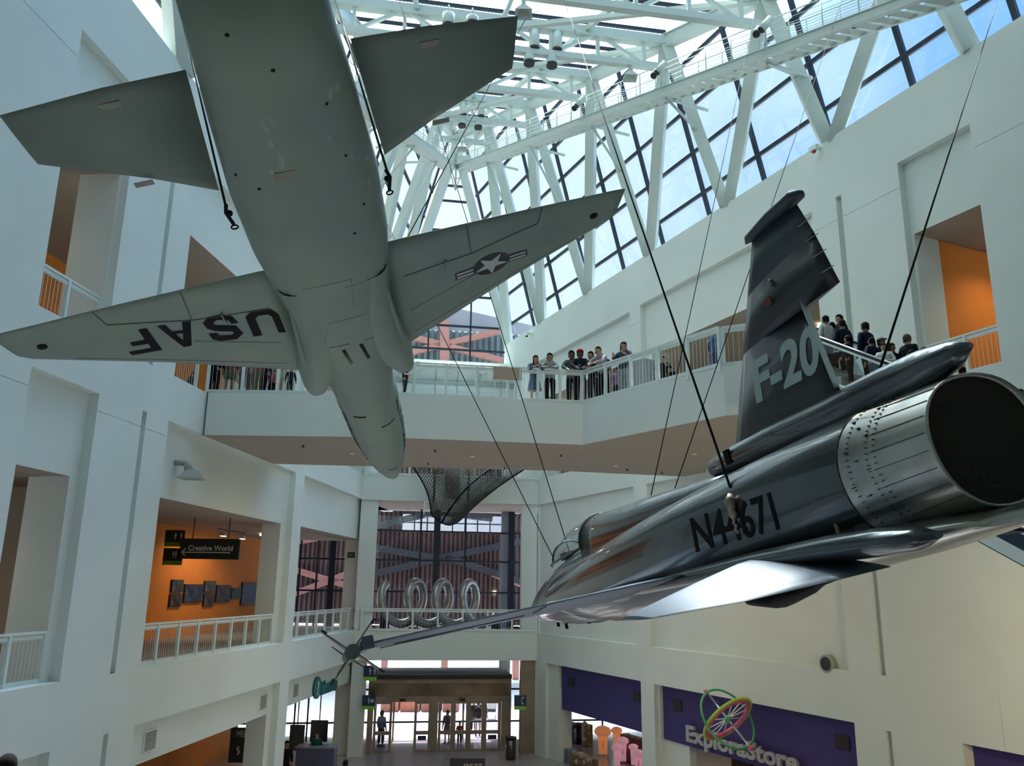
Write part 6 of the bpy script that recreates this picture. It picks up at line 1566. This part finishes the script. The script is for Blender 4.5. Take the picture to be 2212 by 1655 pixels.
    if dress:
        mb = MB(); rr = []
        for j in range(5):
            t_ = j / 4; z = hip.z + .10 * k - t_ * .55 * k; w = (.15 + .10 * t_) * k
            rr.append([V((w * math.cos(i / 24 * 6.283) * (1 + .06 * t_ * math.sin(i * 1.9)), w * .8 * math.sin(i / 24 * 6.283) * (1 + .06 * t_ * math.sin(i * 1.9)), z)) for i in range(24)])
        mb.loft(rr, 0, True); mb.build('skirt', cm(dress, .85, 'skirt_cloth'), r)
    else:
        tc = [('p', [hip + fwd(.12 * k), hip + V((0, 0, -.03 * k))], [(.20 * k, .165 * k), (.20 * k, .165 * k)], None)]
        for s_ in (-1, 1):
            H_, kn, an, to = legs[s_]; pts = [H_, kn, an + (kn - an) * .12] if not shorts else [H_, kn + (H_ - kn) * .08]
            tc.append((f'l{s_}', pts, [.118 * k, .088 * k, .072 * k] if not shorts else [.125 * k, .105 * k], ('p', 1)))
        skinned('trousers', tc, [bm_], r)
    for s_ in (-1, 1):
        H_, kn, an, to = legs[s_]; mb = MB(); y0, y1 = an.y - .07 * k, an.y + .19 * k; zb_ = max(0, an.z - .085 * k); w = .048 * k
        rr = [[V((an.x + w * a, y, zb_ + z)) for a, z in ((-1, 0), (1, 0), (.9, zz), (-.9, zz))] for y, zz in ((y0, .09 * k), (an.y + .04 * k, .10 * k), (y1 - .05, .06 * k), (y1, .035 * k))]
        mb.loft(rr, 0, True, False); mb.build('shoe', cm(shoes, .5, 'shoe'), r)
    if collar:
        mb = MB(); c = neck - fwd(.0); mb.tube([c + V((.070 * k * math.cos(i / 14 * 6.283), .066 * k * math.sin(i / 14 * 6.283), -.006)) for i in range(15)], .020 * k, 6); mb.build('collar', cm(collar, .7, 'collar'), r)
    if bag:
        mb = MB(); rr = []
        for z, w in ((.0, .11), (.05, .14), (.22, .15), (.34, .12), (.38, .06)): rr.append([hip + V((w * k * math.cos(i / 12 * 6.283), -.17 * k + .08 * k * math.sin(i / 12 * 6.283), (.05 + z) * k)) for i in range(12)])
        mb.loft(rr, 0, True); mb.build('backpack', cm(bag, .6, 'backpack'), r)
        mb = MB()
        for s_ in (-1, 1): mb.tube([hip + V((s_ * .09 * k, -.12 * k, .38 * k)), shz + V((s_ * .10 * k, .0, .09 * k)), hip + V((s_ * .11 * k, .12 * k, .30 * k)), hip + V((s_ * .13 * k, -.08 * k, .14 * k))], .014 * k, 6)
        mb.build('straps', cm(bag, .6, 'backpack'), r)
    return r

NAVY, BLK, WHT = (.008, .012, .030), (.010, .010, .012), (.55, .58, .58)
def on_bridge(px, seg, off, face, label, hmin=1.0, hmax=1.85, **kw):
    a, b_ = B[seg], B[seg + 1]; n = (b_ - a).cross(Z).normalized(); n = n if n.y < 0 else -n
    p = on_plane(px, a - n * off, n); h = (p.z - Z3) / math.cos(math.radians(kw.get('lean', 0)) * .5) ; h = max(hmin, min(hmax, h))
    return person(V((p.x, p.y, Z3)), face, h, label, **kw)
S_ = 180                                                              # facing the viewer
on_bridge((1155, 771), 1, .42, 172, 'girl with long dark hair in a blue denim dress leaning on the bridge railing', top=(.06, .10, .16), dress=(.07, .13, .20), skin='l', hairlen=.25, arms='rail', lean=16, headtilt=20)
on_bridge((1188, 766), 1, .42, 185, 'young person in a grey cardigan and black trousers leaning on the bridge railing', top=(.26, .30, .30), bottom=BLK, skin='m', arms='rail', lean=14, headtilt=18, bag=(.02, .02, .025))
on_bridge((1236, 760), 1, .55, 190, 'person in a grey and black outfit beside the red capped man', top=(.10, .12, .12), bottom=BLK, skin='d', arms='rail', lean=20, headtilt=10)
on_bridge((1253, 753), 1, .35, 185, 'man in a red cap and dark jacket leaning over the bridge corner', top=(.022, .026, .032), bottom=BLK, skin='d', cap=(.50, .02, .05), arms='rail', lean=18)
on_bridge((1281, 762), 2, .40, 215, 'boy with glasses in a black hoodie at the start of the angled railing', top=BLK, bottom=(.03, .03, .035), skin='l', arms='rail', lean=12, headtilt=16)
on_bridge((1303, 752), 2, .38, 225, 'youth in a grey-pink sweater leaning on the angled railing', top=(.30, .27, .28), bottom=BLK, skin='l', arms='rail', lean=24, turn=40, bag=(.02, .02, .022))
on_bridge((1347, 739), 2, .55, 215, 'person with bushy black hair in a dark blue top on the angled bridge part', top=(.03, .045, .07), bottom=(.28, .30, .31), skin='m', arms='up', turn=60, bag=BLK, hairlen=.05)
on_bridge((1331, 795), 2, .9, 150, 'small child in pink standing behind the taller visitors', hmin=.9, top=(.45, .25, .38), bottom=(.03, .03, .05), skin='l')
on_bridge((1406, 782), 2, 1.6, 120, 'woman seated behind the grey kiosk', seated=True, hmin=1.5, top=(.03, .03, .03), bottom=(.2, .1, .1), skin='l', hairlen=.2)
on_bridge((1433, 776), 2, 1.2, 200, 'person with long dark hair in black, crouching by the angled railing', hmin=1.2, top=BLK, bottom=BLK, skin='l', hairlen=.3, arms='up')
on_bridge((1450, 793), 2, 1.6, 200, 'small child with dark hair low behind the angled railing', hmin=.9, top=BLK, skin='m')
on_bridge((1541, 712), 2, .9, 150, 'person in a blue patterned shirt near the escalator landing', hmax=1.8, top=(.10, .14, .30), bottom=(.05, .08, .16), skin='m', arms='fold', lean=10, bag=(.05, .05, .05))
for px, face, lab, kw in (((470, 742), 20, 'adult in black seen from behind under the grey wing, leftmost on the bridge', dict(top=BLK, bottom=BLK)),
                          ((503, 745), 10, 'adult in a maroon shirt and olive shorts on the left part of the bridge', dict(top=(.16, .04, .05), bottom=(.10, .12, .07), shorts=True)),
                          ((538, 740), 0, 'adult with a pale backpack on the left part of the bridge', dict(top=(.10, .12, .16), bottom=(.14, .11, .12), bag=(.45, .50, .58))),
                          ((566, 742), 170, 'adult in a red shirt and khaki trousers on the left part of the bridge', dict(top=(.50, .03, .06), bottom=(.16, .15, .10))),
                          ((585, 745), 10, 'adult dressed in black right of the red shirt', dict(top=BLK, bottom=NAVY)),
                          ((606, 748), 175, 'adult in a grey shirt and pale khaki shorts on the bridge', dict(top=(.24, .27, .28), bottom=(.30, .33, .24), shorts=True))):
    on_bridge(px, 0, .7, face, lab, **kw)
on_bridge((629, 803), 0, .45, 160, 'seated boy in a black shirt and cap with his back to the railing', hmin=.95, hmax=1.05, top=(.02, .025, .03), cap=BLK, skin='m')
on_bridge((593, 815), 0, .5, 170, 'small child in dark pink low behind the bridge railing', hmin=.85, hmax=.95, top=(.25, .06, .08), skin='m')
on_bridge((418, 806), 0, 1.2, 120, 'child with dark hair behind the short railing left of the bridge', hmin=.95, hmax=1.1, top=(.05, .06, .07), hairlen=.15)
on_bridge((876, 797), 1, .50, 100, 'woman in a black sleeveless top and red hairband looking right on the bridge', hmin=1.2, hmax=1.2, top=BLK, bottom=(.02, .02, .02), skin='l', hairlen=.12, arms='fold', cap=(.35, .05, .10), long_sleeve=False)
p = Rw(-21.3, 0, -1.3); person(V((7.6, 20.9, Z3)), 200, 1.72, 'person in a dark hooded coat at the top of the escalator', top=(.02, .02, .025), bottom=NAVY, skin='m', hairlen=.2, bag=BLK)
person(V((8.9, 21.4, Z3)), 250, 1.65, 'person in navy blue behind the fin at the escalator landing', top=NAVY, bottom=NAVY, skin='m')

# riders on the escalator
NE_ = NR * -1
def rider(px, w, face, label, **kw):
    P0_ = E0 + NE_ * w; p = on_plane(px, P0_, NR); s = (p - P0_).dot(DE); zf = esc_floor(s); h = max(1.2, min(1.8, p.z - zf))
    return person(V((p.x, p.y, zf)), face, h, label, **kw)
up_ = AZR
rider((1782, 683), .95, up_, 'rider with dark hair and a white shirt, highest on the escalator, seen from behind', top=WHT, bottom=BLK)
rider((1796, 697), 1.2, up_, 'rider half hidden behind the white shirted one on the escalator', top=NAVY, skin='m')
rider((1818, 692), 1.05, up_ + 15, 'schoolboy in a navy blazer with a white collar looking away on the escalator', top=NAVY, collar=WHT, skin='m')
rider((1867, 697), .75, up_, 'tall schoolboy with thick dark hair and navy jacket seen from behind', top=NAVY, collar=(.3, .2, .2), skin='m')
rider((1830, 727), .45, up_ - 20, 'child in a navy hoodie with pale lettering reaching for the hand rail', top=NAVY, arms='point', bag=None)
rider((1882, 737), .45, up_, 'short haired schoolboy in navy with a white collar seen from behind', top=NAVY, collar=WHT, skin='m')
rider((1903, 731), 1.1, up_ + 180, 'rider in a grey knitted hat behind the smiling girl', top=NAVY, cap=(.10, .11, .12))
rider((1908, 742), .40, 205, 'smiling girl in a white polo shirt facing the viewer on the escalator', top=(.72, .78, .76), bottom=NAVY, skin='l', collar=(.75, .8, .78), arms='fold', hairlen=.06)
rider((1925, 742), .9, 150, 'rider with dark hair just right of the smiling girl', top=NAVY, hairlen=.1)
rider((1959, 723), 1.1, 60, 'youth in a black blazer and white lanyard looking right', top=BLK, skin='l', hair=(.10, .08, .06), collar=WHT, cap=None)
rider((1967, 757), .5, up_, 'rider with curly dark hair low behind the dark jet fairing', top=(.04, .03, .03))
rider((1995, 752), .8, up_, 'rider of whom only dark hair shows above the jet fairing', top=NAVY)
rider((2078, 795), .5, up_ + 60, 'rider in white with black hair between the fairing and the nozzle', top=WHT, skin='m')
rider((2203, 845), .5, 190, 'rider with curly dark hair at the right edge of the photo', top=NAVY, skin='m')

# ground level and elsewhere
def ground(px_foot, face, h, label, **kw):
    p = at_z(px_foot, Z1); return person(p, face, h, label, **kw)
ground((822, 1613), 30, 1.75, 'man in a light blue shirt walking out past the left glass leaf', top=(.16, .25, .38), bottom=(.05, .05, .09), skin='m')
ground((965, 1606), 200, 1.66, 'woman in a grey dress with a shoulder bag coming towards the doors', top=(.16, .15, .17), dress=(.20, .18, .20), skin='l', hair=(.14, .07, .05), bag=(.05, .05, .07))
ground((992, 1610), 190, 1.15, 'child in a red vest holding the hand of the woman in grey', top=(.50, .10, .06), bottom=(.02, .02, .03), skin='l', hair=(.16, .09, .05))
for px, lab in (((1022, 1582), 'left one of the dark dressed group outside the doors'), ((1032, 1588), 'middle one of the dark dressed group, pale top tied at the waist'), ((1041, 1580), 'right one of the dark dressed group outside the doors')):
    ground(px, 180, 1.75, lab, top=BLK, bottom=BLK if 'pale' not in lab else (.5, .45, .42), skin='m')
_q = at_z((747, 1641), Z1 + 1.70); person(V((_q.x, _q.y, Z1)), 0, 1.7, 'person whose dark hair shows at the bottom edge below the entrance', top=(.03, .03, .04))
p = on_plane((683, 1622), Lw(-4, 0, 3.6), nC); person(V((p.x, p.y, Z1)), 180, p.z - Z1 if p.z - Z1 > 1.3 else 1.6, 'attendant in a teal shirt at the information desk', top=(.01, .10, .10), skin='l', hair=(.14, .06, .03))
p = on_plane((622, 1583), Lw(-7, 0, 2.2), nC); person(V((p.x, p.y, Z1)), 150, 1.75, 'dark silhouetted person at the left edge of the desk opening', top=BLK)
p = Lw(-21.0, 0, .55); person(V((p.x, p.y, Z2)), 100, 1.72, 'person in a white shirt partly hidden at the left end of the gallery railing', top=(.5, .45, .5), skin='m')
# stroller outside
q = at_z((1062, 1552), Z1); t = thing('stroller', q, 'dark baby stroller outside the rightmost glass leaf', 'stroller')
mb = MB(); mb.loft([[q + V((x * w, y, z)) for x, z in ((-1, z0), (1, z0), (1, z1), (-1, z1))] for y, w, z0, z1 in ((-.25, .25, .4, .6), (.1, .28, .35, .9), (.3, .25, .5, 1.0))], 0, True, False); part(mb, 'seat_shell', M['black'], t)
for (x, y) in ((-.25, -.35), (.25, -.35), (-.25, .35), (.25, .35)):
    mb = MB(); mb.tube([q + V((x, y + .12 * math.cos(k / 12 * 6.283), .13 + .12 * math.sin(k / 12 * 6.283))) for k in range(13)], .02, 6); part(mb, 'wheel', M['black'], t)
for s_ in (-1, 1): mb = MB(); mb.tube([q + V((s_ * .25, -.35, .15)), q + V((s_ * .27, .1, .6)), q + V((s_ * .25, .5, 1.05))], .018, 6); part(mb, 'frame_tube', M['chrome'], t)
mb = MB(); mb.tube([q + V((-.25, .5, 1.05)), q + V((.25, .5, 1.05))], .02, 6); part(mb, 'push_bar', M['black'], t)
# head at the lower left corner: visitor on the stair landing just below the frame
q = ray(18, 1636); q = q * (9.5 / q.y)
mb = MB(); mb.frame(V((q.x - 2, q.y - 2, q.z - 1.78)), V((3, 0, 0)), V((0, 3.2, 0)), Z * -.2); struct(mb, 'floor_stair_landing', M['floor2'])
person(V((q.x, q.y, q.z - 1.66)), 0, 1.68, 'dark haired head of a visitor at the lower left corner', top=(.02, .02, .03))
